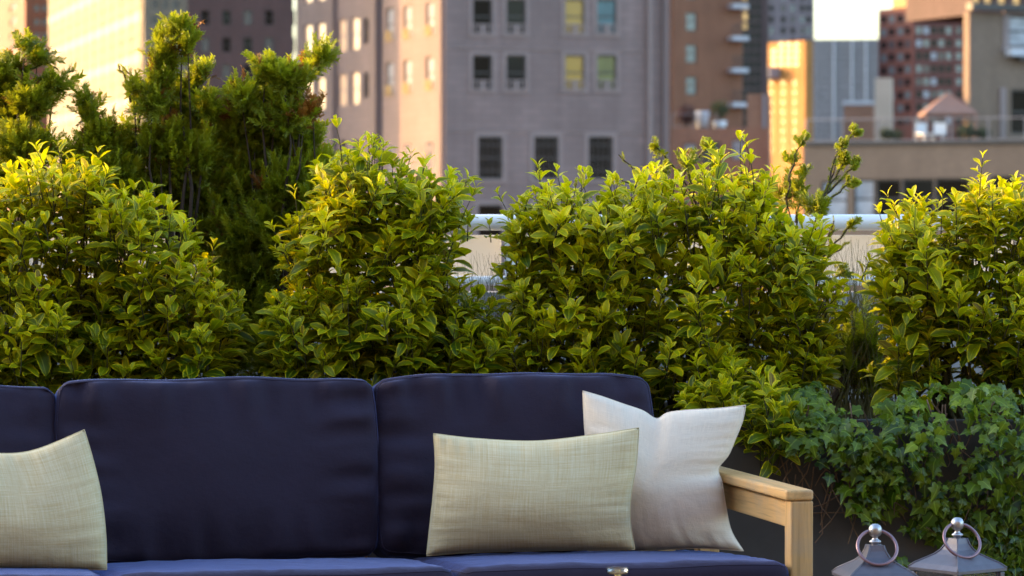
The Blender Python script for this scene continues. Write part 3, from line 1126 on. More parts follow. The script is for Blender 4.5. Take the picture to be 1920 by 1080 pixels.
def finish_plants():
    """the leaves that show largest become parts of their own, the rest one foliage part"""
    V, Fs, owner = [], [], []
    for pi, (root, lv, mt, most) in enumerate(PLANTS):
        for i in range(len(lv.P)):
            Rm = lv.R[i]
            p = np.array(lv.P[i])
            b = len(V)
            V += [tuple(p), tuple(p + Rm @ (.22, .55, .03)), tuple(p + Rm @ (0, .97, -.1)), tuple(p + Rm @ (-.22, .55, .03))]
            Fs.append((b, b + 1, b + 2, b + 3))
            owner.append((pi, i))
    tree = BVHTree.FromPolygons(V, Fs)
    cam0 = Vector((0, 0, CAMZ))
    score = [{} for _ in PLANTS]
    for q, (pi, i) in enumerate(owner):
        lv = PLANTS[pi][1]
        a, b, c, d_ = (Vector(V[j]) for j in Fs[q])
        mid = (a + c) / 2
        px, py = to_px(mid)
        if hidden_px(px, py):
            continue
        vis = 0
        for s_ in ((a * .3 + c * .7), (a * .5 + b * .5) * .6 + mid * .4, (c * .5 + d_ * .5) * .6 + mid * .4, mid):
            dr = (s_ - cam0)
            hit = tree.ray_cast(cam0, dr.normalized(), dr.length + .5)
            if hit[2] == q or (hit[3] is not None and hit[3] > dr.length - .004):
                vis += 1
        n = (c - a).cross(d_ - b)
        area = abs(n.dot((mid - cam0).normalized())) + n.length * .2
        if vis:
            score[pi][i] = vis * area
    for pi, (root, lv, mt, most) in enumerate(PLANTS):
        best = sorted(score[pi], key=lambda i: -score[pi][i])[:most]
        bs = set(best)
        o0 = root.location
        for i in best:
            me = single_leaf_mesh(mt, lv.T, lv.K[i], int(round(lv.Y[i] * 4)))
            o = bpy.data.objects.new('leaf', me)
            o.parent = root
            Rm = lv.R[i]
            p = Vector(lv.P[i]) - o0
            o.matrix_local = Matrix([[*Rm[r_], p[r_]] for r_ in range(3)] + [[0, 0, 0, 1]])
            COL.objects.link(o)
        rest = [i for i in range(len(lv.P)) if i not in bs]
        f = link('foliage', lv.bake('foliage', rest, o0), M[mt], root)
        f['kind'] = 'stuff'


def rv(s=1.0):
    return Vector((rnd.gauss(0, s), rnd.gauss(0, s), rnd.gauss(0, s)))


def shoot(lv, stems, p, a, length, pairs, size, youth):
    """one euonymus shoot: crossed pairs of leaves up a stem, closing to an upright tip"""
    a = a.normalized()
    x0 = a.orthogonal().normalized()
    x0 = Quaternion(a, rnd.uniform(0, 6.28)) @ x0
    bend = rv(.12)
    pts = []
    for i in range(pairs + 1):
        t_ = i / pairs
        pts.append(p + a * length * t_ + bend * length * t_ * t_)
    stems.tube(pts, [.0022 - .0012 * i / pairs for i in range(pairs + 1)], 4, caps=False)
    for i in range(pairs):
        t_ = (i + .6) / pairs
        c = pts[i].lerp(pts[i + 1], .6)
        r = Quaternion(a, math.pi / 2 * i + rnd.uniform(-.35, .35)) @ x0
        ang = R(68 - 46 * t_ ** 1.1) + rnd.gauss(0, .14)
        sz = size * (1.0 - .42 * t_ ** 2) * rnd.uniform(.82, 1.15)
        for sgn in (1, -1):
            if rnd.random() < .06:
                continue
            rr = r * sgn
            d = a * math.cos(ang) + rr * math.sin(ang) + rv(.1)
            n = a * math.sin(ang) - rr * math.cos(ang) + rv(.14)
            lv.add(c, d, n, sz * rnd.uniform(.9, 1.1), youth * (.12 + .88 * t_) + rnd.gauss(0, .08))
    # closing bud pair
    r = Quaternion(a, rnd.uniform(0, 6.28)) @ x0
    for sgn in (1, -1):
        d = a + r * sgn * .32 + rv(.08)
        lv.add(pts[-1], d, a * .3 - r * sgn, size * rnd.uniform(.36, .55), youth + .1)


SHY = 8.18
SC = F / SHY        # photo pixels per metre at the shrubs


def euonymus(label, ells, tips, base_px, y0=SHY, dens=1.0):
    b0 = at(base_px, 430, y0)
    root = empty('euonymus_shrub', (b0.x, y0, PZ - .05))
    tag(root, label, 'shrub', 'variegated shrubs in the planter')
    lv = Leaves(LEAF_T)
    stems = MB()
    E = []
    for (cx, cy, rx, ry, *off) in ells:
        c = at(cx, cy, y0 + (off[0] if off else 0))
        r = (rx / SC, min(.30, .13 + .5 * min(rx, ry) / SC), ry / SC)
        E.append((c, r))
    top = max(c.z + r[2] for c, r in E)
    bot = min(c.z - r[2] for c, r in E)

    def inside(p, me_, k):
        for j, (c, r) in enumerate(E):
            if j != me_ and sum(((p[q] - c[q]) / (r[q] * k)) ** 2 for q in range(3)) < 1:
                return True
        return False
    for layer, (shr, den, sizek) in enumerate(((.88, 225, 1.0), (.68, 280, 1.1), (.42, 220, 1.15))):
        for j, (c, r) in enumerate(E):
            rs = [q * shr for q in r]
            area = 4 * math.pi * ((rs[0] * rs[1]) ** 1.6 / 3 + (rs[0] * rs[2]) ** 1.6 / 3 + (rs[1] * rs[2]) ** 1.6 / 3) ** (1 / 1.6)
            for _ in range(int(area * den * dens)):
                dv = rv().normalized()
                p = c + Vector((dv.x * rs[0], dv.y * rs[1], dv.z * rs[2])) * rnd.uniform(.88, 1.04) * (1 + .36 * mnoise.noise((c + dv * r[2]) * 8.5))
                if inside(p, j, shr * .93):
                    continue
                n = Vector((dv.x / rs[0], dv.y / rs[1], dv.z / rs[2])).normalized()
                if n.y > .35 and rnd.random() < .6:
                    continue
                if n.z < -.55 and rnd.random() < .5:
                    continue
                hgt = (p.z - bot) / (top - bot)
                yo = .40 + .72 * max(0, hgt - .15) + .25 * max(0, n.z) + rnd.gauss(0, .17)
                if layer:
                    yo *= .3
                a = n * .36 + Vector((0, -.14, 1)) + rv(.16)
                size = (.074 - .010 * hgt) * rnd.uniform(.7, 1.25) * sizek
                L = rnd.uniform(.07, .12) * (1.7 if rnd.random() < .12 else 1)
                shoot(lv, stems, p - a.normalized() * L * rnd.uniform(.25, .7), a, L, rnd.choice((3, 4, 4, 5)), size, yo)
    for (tx, ty, ln, yo) in tips:
        p1 = at(tx, ty, y0 + rnd.uniform(-.08, .06))
        p0 = p1 + Vector((rnd.uniform(-.02, .02), rnd.uniform(-.02, .02), -ln))
        shoot(lv, stems, p0, p1 - p0, ln, 3, .05, yo)
    # limbs from the soil
    for j, (c, r) in enumerate(E):
        for k in range(5):
            q = c + Vector((rnd.uniform(-.6, .6) * r[0], rnd.uniform(-.6, .6) * r[1], rnd.uniform(-.2, .7) * r[2]))
            s0 = Vector((b0.x + (c.x - b0.x) * .35 + rnd.uniform(-.05, .05), y0 + rnd.uniform(-.05, .05), PZ - .06))
            md = s0.lerp(q, .5) + Vector((0, 0, -.03)) + rv(.02)
            stems.tube([s0, s0.lerp(md, .6) + rv(.006), md, md.lerp(q, .5) + rv(.01), q], [.006, .005, .004, .003, .0016], 5, caps=False)
    o0 = root.location
    stems.v = [tuple(Vector(v) - o0) for v in stems.v]
    s_ = stems.build('stems', M['twig'], root)
    s_['kind'] = 'stuff'
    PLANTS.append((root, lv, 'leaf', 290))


euonymus('broad variegated shrub behind the left cushion, nearest the left edge',
         [(40, 500, 170, 115), (120, 385, 95, 70), (250, 490, 120, 95), (315, 590, 110, 105), (90, 650, 220, 120), (385, 610, 50, 50), (-60, 420, 90, 50), (100, 705, 240, 60), (330, 690, 100, 55)],
         [(100, 318, .06, .6), (180, 318, .06, .55), (140, 330, .07, .5), (325, 392, .07, .8), (352, 470, .06, .6), (440, 590, .06, .5)], 120)
euonymus('tall variegated shrub between the dark yew and the sunlit gap, above the middle cushion',
         [(680, 365, 80, 75), (790, 410, 72, 62), (615, 470, 80, 80), (760, 505, 118, 95), (580, 620, 85, 85), (700, 610, 140, 110), (850, 630, 62, 75), (895, 670, 50, 50), (600, 690, 110, 55), (760, 695, 140, 55)],
         [(690, 262, .10, 1.0), (645, 240, .10, .8), (760, 296, .09, .3), (770, 335, .07, .9), (850, 345, .08, .9), (880, 400, .07, .7), (640, 285, .09, .9), (905, 620, .06, .6), (820, 352, .08, .6)], 700)
euonymus('largest variegated shrub rising above the white pillow and the right cushion',
         [(1050, 455, 95, 85), (1200, 440, 140, 88), (1360, 425, 125, 92), (1450, 520, 108, 100), (1110, 580, 150, 115), (1340, 600, 180, 140), (1500, 610, 68, 72), (1395, 725, 95, 120), (1200, 680, 190, 85), (1000, 670, 60, 60), (1000, 560, 50, 60), (1060, 700, 130, 50), (1480, 700, 60, 70), (1428, 800, 50, 75, -.27), (1350, 770, 70, 60, -.2)],
         [(1005, 290, .12, .95), (1018, 330, .10, .8), (1098, 318, .08, .8), (1380, 243, .13, .8), (1412, 268, .12, .7), (1395, 300, .10, .9), (1440, 335, .07, .9), (1250, 322, .07, .9), (1310, 318, .07, .9),
          (1160, 335, .07, .9), (1530, 400, .06, .8), (990, 372, .07, .7), (920, 410, .06, .3), (945, 480, .06, .3), (1575, 560, .06, .6)], 1270)
euonymus('variegated shrub at the right edge above the ivy',
         [(1860, 470, 110, 88), (1725, 480, 75, 70), (1725, 570, 82, 78), (1850, 600, 140, 120), (1755, 655, 72, 55), (1900, 695, 95, 70), (1960, 430, 90, 80), (1720, 690, 70, 45)],
         [(1838, 318, .12, .8), (1835, 365, .09, .9), (1765, 362, .12, 1.0), (1700, 392, .09, 1.0), (1742, 392, .08, .9), (1650, 398, .07, .9), (1900, 365, .07, .9), (1632, 480, .06, .6)], 1840)


# ------------------------------------------------------------------ yews
def twig_template(n, ln, nl, flat):
    V, Fs, UV, Yt = [], [], [], []
    g = random.Random(n * 7 + int(flat * 10))
    for i in range(n):
        t_ = (i + .5) / n
        a = (i % 2) * math.pi + g.gauss(0, flat)
        L = nl * (1 - .45 * t_ ** 3) * g.uniform(.8, 1.15)
        fw = .55 + .5 * t_
        d = Vector((math.cos(a), fw, math.sin(a))).normalized()
        p = Vector((0, ln * t_, 0))
        s_ = d.cross(Vector((0, 0, 1)) if abs(d.z) < .9 else Vector((1, 0, 0))).normalized() * .0014
        up = Vector((0, 0, .003))
        b = len(V)
        V += [p - s_, p + s_, p + d * L * .65 + s_ + up, p + d * L * .65 - s_ + up, p + d * L]
        Fs.append((b, b + 1, b + 2, b + 3))
        Fs.append((b + 3, b + 2, b + 4, b + 4))
        UV += [(.3, 0), (.7, 0), (.7, .7), (.3, .7), (.5, 1)]
        Yt += [t_ * .6 + .15] * 5
    # degenerate quads are turned into triangles by splitting: keep a list of quads and tips apart
    q = [f for f in Fs if len(set(f)) == 4]
    tr_ = [f[:3] for f in Fs if len(set(f)) == 3]
    tris = []
    for f in q:
        tris += [(f[0], f[1], f[2]), (f[0], f[2], f[3])]
    tris += tr_
    return np.array(V, np.float32), np.array(tris, np.int32), np.array(UV, np.float32), np.array(Yt, np.float32)


TWIGS = [twig_template(34, .062, .022, .4), twig_template(32, .05, .020, .9), twig_template(40, .075, .021, .6)]
TUFTS = [twig_template(44, .026, .017, 1.6), twig_template(38, .02, .015, 2.0)]


class Needles:
    def __init__(self):
        self.it = {}

    def add(self, tset, p, d, size, youth):
        k = (tset, rnd.randrange(len(TWIGS if tset == 'twig' else TUFTS)))
        Rm = np.array(frame_of(d, Vector((0, -.3, 1)) + rv(.5))) * size
        self.it.setdefault(k, []).append((Rm, tuple(p), youth))

    def bake(self, name, origin):
        Vs, Fs, UVs, Ys, Rs = [], [], [], [], []
        base = 0
        for (ts, k), L in self.it.items():
            tv, tf, tu, ty = (TWIGS if ts == 'twig' else TUFTS)[k]
            Rm = np.array([x[0] for x in L], np.float32)
            Pm = np.array([x[1] for x in L], np.float32) - np.array(origin, np.float32)
            yo = np.array([x[2] for x in L], np.float32)
            n_, nv = len(L), len(tv)
            Vs.append((np.einsum('nij,vj->nvi', Rm, tv) + Pm[:, None, :]).reshape(-1, 3))
            Fs.append((tf[None] + (base + np.arange(n_) * nv)[:, None, None]).reshape(-1, 3))
            UVs.append(np.tile(tu, (n_, 1)))
            Ys.append(np.clip(yo[:, None] * (.4 + ty[None]), 0, 1).ravel())
            Rs.append(np.repeat(npr.random(n_).astype(np.float32), nv))
            base += n_ * nv
        return mesh_np(name, np.concatenate(Vs), np.concatenate(Fs), np.concatenate(UVs), {'youth': np.concatenate(Ys), 'rnd': np.concatenate(Rs)}, smooth=False)


def yew(label, base_px, lobes, y0=8.52, dens=1.0, sprigs=()):
    """lobes: (px, py, rx, ry, density, youth[, rust])"""
    b0 = at(base_px, 430, y0)
    root = empty('yew_shrub', (b0.x, y0, PZ - .05))
    tag(root, label, 'shrub', 'dark yews in the planter')
    o0 = root.location
    k = F / y0
    nd, rust = Needles(), Needles()
    base = Vector((b0.x, y0, PZ - .06))
    trunk_top = None
    for L in lobes:
        cx, cy, rx, ry, dn, yo = L[:6]
        c = at(cx, cy, y0 + rnd.uniform(-.06, .08))
        r = (1.03 * rx / k, max(.042, .9 * min(rx, ry) / k), 1.1 * ry / k)
        n = int(rx * ry * .086 * dn * dens) + 8
        for _ in range(n):
            dv = rv().normalized()
            p = c + Vector((dv.x * r[0], dv.y * r[1], dv.z * r[2])) * rnd.random() ** .45
            d = dv * .7 + Vector(((cx - base_px) * .0012, -.12, .62)) + rv(.33)
            (rust if len(L) > 6 or (dv.y > -.2 and rnd.random() < .13) else nd).add('twig', p - d.normalized() * .03, d, rnd.uniform(.75, 1.15), max(0, yo + rnd.gauss(0, .15) + .25 * dv.z))
        # a limb up into the lobe
        mid = base.lerp(c, .55) + Vector((0, 0, .05)) + rv(.02)
        mb = MB()
        pts = [base + rv(.01), base.lerp(mid, .5) + rv(.012), mid, mid.lerp(c, .5) + rv(.02), c]
        mb.tube([x - o0 for x in pts], [.009, .007, .005, .0028, .0012], 6, caps=False)
        mb.build('branch', M['bark'], root)
    for (path, tuft) in sprigs:
        pts = [at(x, y, y0 + .02 * i) for i, (x, y) in enumerate(path)]
        fine = []
        for a, b in zip(pts[:-1], pts[1:]):
            for q in range(4):
                fine.append(a.lerp(b, q / 4) + rv(.0025))
        fine.append(pts[-1])
        mb = MB(); mb.tube([x - o0 for x in fine], [.0032 - .0018 * i / len(fine) for i in range(len(fine))], 5, caps=False)
        mb.build('branch', M['bark'], root)
        for i in range(1, len(fine)):
            d = (fine[i] - fine[i - 1]).normalized()
            if tuft >= 0:
                nd.add('twig', fine[i - 1], d + rv(.12), .34, .05)
                if rnd.random() < .6:
                    nd.add('twig', fine[i - 1], d * .8 + rv(.6), .34, .1)
        if tuft > 0:
            for q in range(7):
                nd.add('tuft', fine[-1] - d * .012 + rv(.006), d + rv(.5), rnd.uniform(.8, 1.15), rnd.uniform(.7, 1))
    f = link('foliage', nd.bake('needles', o0), M['needle'], root)
    f['kind'] = 'stuff'
    if rust.it:
        f = link('dead_foliage', rust.bake('needles', o0), M['needle_rust'], root)
        f['kind'] = 'stuff'


yew('dark yew cut off by the left edge, in front of the orange tower', 30,
    [(70, 104, 22, 11, 1.3, .12), (48, 84, 16, 9, 1.3, .1), (25, 128, 26, 18, 1.2, .2), (102, 160, 26, 14, 1.3, .15), (62, 190, 42, 28, 1, .35), (20, 220, 42, 36, 1, .4), (40, 275, 52, 34, 1, .35), (85, 285, 24, 22, 1, .4), (10, 330, 60, 50, .9, .3), (0, 160, 30, 40, 1, .3)],
    sprigs=[(((96, 175), (120, 140), (138, 128)), 0), (((60, 130), (85, 118), (108, 130)), 0)])
yew('low yew with sparse bare tips before the sunlit tower', 200,
    [(160, 192, 12, 16, .7, .05), (168, 215, 16, 18, .8, .1), (190, 262, 46, 32, 1, .3), (240, 285, 42, 38, 1, .3), (150, 305, 34, 36, .8, .2), (250, 165, 14, 14, .5, .05), (256, 200, 14, 24, .35, .05), (200, 340, 70, 50, .9, .2), (250, 400, 90, 60, .8, .1)],
    sprigs=[(((245, 190), (236, 150), (224, 124)), 0), (((165, 220), (152, 195), (147, 176)), 0), (((262, 240), (262, 180), (246, 140)), 0), (((175, 225), (180, 200), (186, 178)), 0)])
yew('tallest yew, its crooked top before the violet tower side', 330,
    [(342, 58, 22, 17, 1.4, .22), (306, 72, 13, 13, 1.2, .15), (352, 84, 15, 9, 1.3, .2), (312, 108, 26, 20, 1.2, .2), (300, 148, 24, 26, 1.2, .18), (340, 176, 30, 24, 1.2, .4), (376, 136, 18, 16, 1.3, .35), (286, 192, 24, 32, 1.1, .15), (345, 222, 44, 34, 1.1, .4), (300, 262, 42, 38, 1, .25),
     (392, 205, 26, 24, 1, .45), (355, 292, 60, 46, 1, .3), (320, 350, 70, 50, 1, .15), (390, 360, 60, 55, .9, .2), (420, 440, 70, 70, .8, .1), (430, 540, 60, 80, .7, .06), (420, 650, 60, 70, .6, .1)],
    sprigs=[(((275, 200), (262, 160), (232, 126)), 0)])
yew('wide yew reaching up and right towards the stone building, with rusty tip', 520,
    [(602, 104, 20, 14, 1.4, .3), (578, 126, 20, 14, 1.4, .3), (556, 146, 22, 14, 1.2, .25), (498, 132, 24, 15, 1.3, .5), (530, 144, 26, 18, 1.2, .45), (520, 178, 42, 24, 1.1, .3), (452, 182, 28, 22, 1.1, .5), (478, 222, 44, 34, 1.1, .45), (542, 222, 42, 30, 1.1, .25), (586, 206, 20, 11, 1.2, .6, 1), (570, 218, 20, 10, .8, .4, 1),
     (562, 262, 36, 34, 1.1, .3), (585, 320, 45, 45, .9, .3), (605, 390, 45, 55, .8, .2), (560, 450, 50, 70, .7, .1), (505, 282, 56, 46, 1, .35), (436, 246, 34, 34, 1, .5), (440, 306, 54, 46, 1, .35), (470, 370, 76, 60, .9, .2), (540, 350, 50, 50, 1, .25), (480, 450, 80, 70, .8, .08), (470, 550, 70, 80, .7, .05), (500, 650, 60, 70, .6, .08)])
yew('sparse yew with bare brown stems and green tufts behind the largest shrub', 1260,
    [(1290, 302, 8, 10, .2, .1)],
    sprigs=[(((1330, 420), (1275, 330), (1248, 295), (1226, 276)), 1), (((1270, 400), (1285, 320), (1308, 296), (1329, 272)), 1), (((1300, 420), (1292, 340), (1289, 296)), 1),
            (((1245, 400), (1244, 350), (1243, 314)), 1), (((1345, 420), (1346, 360), (1344, 316)), 1), (((1240, 380), (1200, 330), (1160, 290)), 0), (((1230, 390), (1190, 350), (1150, 330)), 0)])
yew('sprawling yew branch with bright tufts leaning right before the terrace wing', 1530,
    [(1500, 360, 14, 30, .25, .05), (1470, 360, 12, 24, .2, .05), (1530, 385, 22, 14, .4, .3), (1580, 660, 50, 70, .3, .04), (1625, 640, 40, 50, .2, .03), (1640, 700, 50, 45, .3, .03)],
    sprigs=[(((1520, 440), (1545, 370), (1566, 310), (1604, 244)), 1), (((1545, 370), (1562, 310), (1583, 264)), 1), (((1535, 380), (1560, 340), (1583, 298)), 1), (((1540, 375), (1575, 340), (1606, 306)), 1),
            (((1470, 420), (1478, 350), (1486, 296)), 1), (((1478, 340), (1490, 300), (1503, 260)), 1), (((1490, 420), (1500, 370), (1507, 320)), 1), (((1530, 400), (1565, 365), (1596, 341)), 1),
            (((1540, 470), (1555, 440), (1563, 414)), 0), (((1540, 480), (1575, 445), (1600, 422)), 1), (((1535, 500), (1560, 475), (1586, 457)), 0), (((1540, 540), (1565, 520), (1584, 508)), 1), (((1520, 560), (1548, 470), (1562, 420)), 0)])


# ------------------------------------------------------------------ grass in the gaps
def grass(label, px, w, n, ytop, ybase, y0=8.6):
    c = at(px, ybase, y0)
    root_z = PZ - .05
    V, Fs = [], []
    for i in range(n):
        b = Vector((c.x + rnd.uniform(-w, w) * .5, y0 + rnd.uniform(-.1, .1), root_z))
        tip = at(px + rnd.uniform(-w, w) * 420, rnd.uniform(ytop, ytop + 130), y0 + rnd.uniform(-.15, .15))
        sd = Vector((rnd.uniform(.6, 1), rnd.uniform(-.5, .5), 0)).normalized()
        k = len(V)
        bow = Vector((rnd.gauss(0, .025), rnd.gauss(0, .02), 0))
        for q in range(6):
            t_ = q / 5
            p = b.lerp(tip, t_) + bow * math.sin(t_ * math.pi)
            wd = .0016 * (1 - t_ * .85)
            V += [p - sd * wd - Vector((c.x, y0, root_z)), p + sd * wd - Vector((c.x, y0, root_z))]
        for q in range(5):
            Fs.append((k + q * 2, k + q * 2 + 1, k + q * 2 + 3, k + q * 2 + 2))
    o = link('ornamental_grass', mesh_np('grass', [tuple(v) for v in V], Fs), M['blade'])
    o.location = (c.x, y0, root_z)
    return tag(o, label, 'grass', kind='stuff')


grass('thin dry grass in the bright gap left of the largest shrub', 925, .18, 260, 470, 700)
grass('thin dry grass in the gap between the two right shrubs', 1612, .20, 200, 440, 720)

# ------------------------------------------------------------------ ivy over the planter
def poly_in(x, y, P):
    c = False
    j = len(P) - 1
    for i in range(len(P)):
        if (P[i][1] > y) != (P[j][1] > y) and x < (P[j][0] - P[i][0]) * (y - P[i][1]) / (P[j][1] - P[i][1]) + P[i][0]:
            c = not c
        j = i
    return c


iv = empty('ivy', (1.15, PF - .05, PZ))
tag(iv, 'green ivy spilling over the planter front behind the lanterns', 'ivy')
IV = Leaves(IVY_T)
IPOLY = [(1425, 770), (1470, 735), (1530, 715), (1580, 770), (1640, 760), (1700, 725), (1800, 715), (1980, 735), (1980, 1140), (1830, 1110), (1770, 1040), (1730, 1000), (1660, 985), (1600, 965), (1562, 895), (1510, 850), (1460, 830)]
for q in range(3000):
    x, y = rnd.uniform(1460, 1985), rnd.uniform(700, 1150)
    if not poly_in(x, y, IPOLY):
        continue
    th = mnoise.noise(Vector((x * .012, y * .014, 3.0)))
    if th < -.14 and rnd.random() < .85:
        continue
    bulge = .05 + .10 * max(0, 1 - abs(y - 830) / 170) + .06 * th
    Yd = PF - bulge * rnd.uniform(.2, 1.0)
    if y < 790:
        Yd += (790 - y) / 90 * .30 * rnd.random()
    p = at(x, y, Yd)
    up = max(0, 1 - max(0, y - 760) / 200)
    n = Vector((rnd.gauss(0, .45), -.75 - .2 * rnd.random(), .25 + .75 * up)) + rv(.25)
    d = Vector((rnd.gauss(0, .8), -.15, -.75 + .35 * up)) + rv(.2)
    IV.add(p, d, n, rnd.choice((.018, .024, .029, .034, .042)) * rnd.uniform(.8, 1.1), .12 + .5 * up * rnd.random() + rnd.gauss(0, .15))
# a few stray leaves low on the planter
for x, y in ((1690, 1045), (1735, 1050), (1700, 1060), (1452, 840), (1440, 800), (1500, 790), (1515, 780)):
    IV.add(at(x, y, PF - .03), Vector((.3, -.2, -.8)) + rv(.3), Vector((0, -1, .4)) + rv(.2), .045, .25)
mb = MB()
for q in range(70):
    x, y = rnd.uniform(1480, 1940), rnd.uniform(740, 900)
    pts = []
    px_, py_ = x, y
    dx = rnd.uniform(-10, 14)
    for k in range(7):
        pts.append(at(px_, py_, PF - rnd.uniform(.012, .06)) - iv.location)
        px_ += dx + rnd.uniform(-14, 14)
        py_ += rnd.uniform(8, 34)
        if not poly_in(px_, py_, IPOLY) and k > 3:
            break
    mb.tube(pts, [.0022 - .0002 * k for k in range(len(pts))], 4, caps=False)
s_ = mb.build('stems', M['dry_twig'], iv); s_['kind'] = 'stuff'
for path in (((1455, 800), (1462, 850), (1475, 895), (1490, 930)), ((1470, 815), (1482, 850), (1500, 885)), ((1600, 900), (1580, 925), (1545, 945), (1520, 952)), ((1560, 860), (1575, 920), (1600, 990), (1610, 1010)),
             ((1600, 905), (1610, 950), (1600, 985), (1590, 1020)), ((1555, 910), (1540, 960), (1542, 1000), (1528, 1018)), ((1525, 962), (1570, 961), (1610, 962)), ((1540, 905), (1556, 935), (1538, 985))):
    mb = MB(); mb.tube([at(x, y, PF - .012 - .004 * i) - iv.location for i, (x, y) in enumerate(path)], [.0022, .002, .0018, .0014][:len(path)], 5, caps=False)
    mb.build('twig', M['dry_twig'], iv)
PLANTS.append((iv, IV, 'leaf_ivy', 290))
finish_plants()

# ------------------------------------------------------------------ sofa
TH = R(12)
pc = at(1498, 937, 7.0)
SO = Vector((pc.x, 7.0, 0))
sofa = empty('sofa', SO, TH)
tag(sofa, 'long pale teak sofa with navy blue seat and back cushions', 'sofa')
SW = 2.27          # runs to the left from the right arm


def rail(name, lo, hi, mt, r=.004):
    mb = MB(); mb.bbox(lo, hi, r)
    return mb.build(name, M[mt], sofa)


AZ = at(1498, 917, 7.0).z
for s0, side in ((0, 1), (-SW - .0, -1)):
    a, b = s0 - .025, s0 + .025
    rail('post', (a, -.025, 0), (b, .025, AZ - .0240), 'teak_z')
    rail('post', (a, .72, 0), (b, .77, AZ + .01), 'teak_z')
    mb = MB()
    # arm slab with rounded front end
    mb.bbox((a - (.012 if side > 0 else .0), -.028, AZ - .023), (b + (.0 if side > 0 else .012), .7185, AZ), .006, seg=3)
    mb.build('armrest', M['teak_y'], sofa)
    rail('arm_rail', (s0 - .018, .026, AZ - .085), (s0 + .012, .719, AZ - .030), 'teak_y')
    rail('side_rail', (s0 - .018, .026, .20), (s0 + .018, .719, .28), 'teak_y')
rail('front_rail', (-SW + .026, -.018, .20), (-.026, .018, .285), 'teak_x')
rail('back_rail', (-SW + .026, .725, AZ + .03), (-.026, .76, AZ + .085), 'teak_x')
rail('back_rail', (-SW + .026, .725, .20), (-.026, .76, .28), 'teak_x')
for i in range(15):
    x = -SW + .1 + i * (SW - .2) / 14
    rail('slat', (x - .02, .73, .281), (x + .02, .752, AZ + .0295), 'teak_z', .003)
for i in range(7):
    y = .06 + i * .1
    rail('slat', (-SW + .027, y - .03, .287), (-.027, y + .03, .305), 'teak_x', .003)


def cushion(name, lo, hi, rad, bulge, mt, tilt=0, pivot=None, res=26, wr=.006, seed=0, axis=1, bulge_top=None):
    """soft box cushion with welted edges; bulge on the two big faces across AXIS"""
    lo, hi = Vector(lo), Vector(hi)
    c, h = (lo + hi) / 2, (hi - lo) / 2
    V, Fs, UV = [], [], []
    idx = {}

    def vert(ix, iy, iz):
        k = (ix, iy, iz)
        if k in idx:
            return idx[k]
        q = Vector((ix, iy, iz)) / res * 2 - Vector((1, 1, 1))
        p = Vector((q.x * h.x, q.y * h.y, q.z * h.z))
        inner = Vector([max(-h[i] + rad, min(h[i] - rad, p[i])) for i in range(3)])
        dlt = p - inner
        m_ = max(abs(dlt.x), abs(dlt.y), abs(dlt.z))
        if m_ > 1e-9:
            p = inner + dlt.normalized() * m_
        o1, o2 = [i for i in range(3) if i != axis]
        fall = max(0, 1 - q[o1] ** 2) ** .7 * max(0, 1 - q[o2] ** 2) ** .7
        p[axis] += math.copysign(1, q[axis]) * bulge * fall * abs(q[axis])
        # sides swell less, corners pull in
        for o_, ot in ((o1, o2), (o2, o1)):
            p[o_] += math.copysign(1, q[o_]) * .010 * (1 - q[ot] ** 2) * abs(q[o_]) ** 3 - math.copysign(1, q[o_]) * .004 * q[ot] ** 6 * abs(q[o_]) ** 3
        w_ = mnoise.noise(Vector((p.x * 5 + seed, p.y * 5, p.z * 5))) * wr
        # gathers running in from the edges
        ed = max(abs(q[o1]), abs(q[o2]))
        g1 = mnoise.noise(Vector((p[o1] * 22 + seed, p[o2] * 3, 1.7))) * max(0, abs(q[o2]) - .45)
        g2 = mnoise.noise(Vector((p[o2] * 22 + seed, p[o1] * 3, 7.1))) * max(0, abs(q[o1]) - .55)
        edgefade = 1 - ed ** 12
        p[axis] += math.copysign(1, q[axis]) * (w_ + (g1 + g2) * wr * 3.4 * edgefade) * abs(q[axis])
        p[o2] += w_ * .6
        if tilt:
            pv = Vector(pivot) - c
            p = Matrix.Rotation(tilt, 3, 'X') @ (p - pv) + pv
        idx[k] = len(V)
        V.append(tuple(p + c))
        UV.append((p[o1], p[o2]))
        return idx[k]
    n = res
    for a in range(n):
        for b in range(n):
            Fs.append((vert(a, 0, b), vert(a + 1, 0, b), vert(a + 1, 0, b + 1), vert(a, 0, b + 1)))
            Fs.append((vert(a, n, b), vert(a, n, b + 1), vert(a + 1, n, b + 1), vert(a + 1, n, b)))
            Fs.append((vert(a, b, 0), vert(a, b + 1, 0), vert(a + 1, b + 1, 0), vert(a + 1, b, 0)))
            Fs.append((vert(a, b, n), vert(a + 1, b, n), vert(a + 1, b + 1, n), vert(a, b + 1, n)))
            Fs.append((vert(0, a, b), vert(0, a, b + 1), vert(0, a + 1, b + 1), vert(0, a + 1, b)))
            Fs.append((vert(n, a, b), vert(n, a + 1, b), vert(n, a + 1, b + 1), vert(n, a, b + 1)))
    o = link(name, mesh_np(name, V, Fs, uv=UV), M[mt], sofa)
    # welt along the edge between the big faces and the border
    o1, o2 = [i for i in range(3) if i != axis]
    for sd in (0, n):
        path = []
        rg = [(i, 0) for i in range(n)] + [(n, i) for i in range(n)] + [(n - i, n) for i in range(n)] + [(0, n - i) for i in range(n)]
        for (i, j) in rg:
            k = [0, 0, 0]; k[o1], k[o2], k[axis] = i, j, sd
            path.append(Vector(V[idx[tuple(k)]]))
        mb = MB(); mb.tube(path, .0013, 6, closed=True)
        mb.build('piping', M[mt], o)
    return o


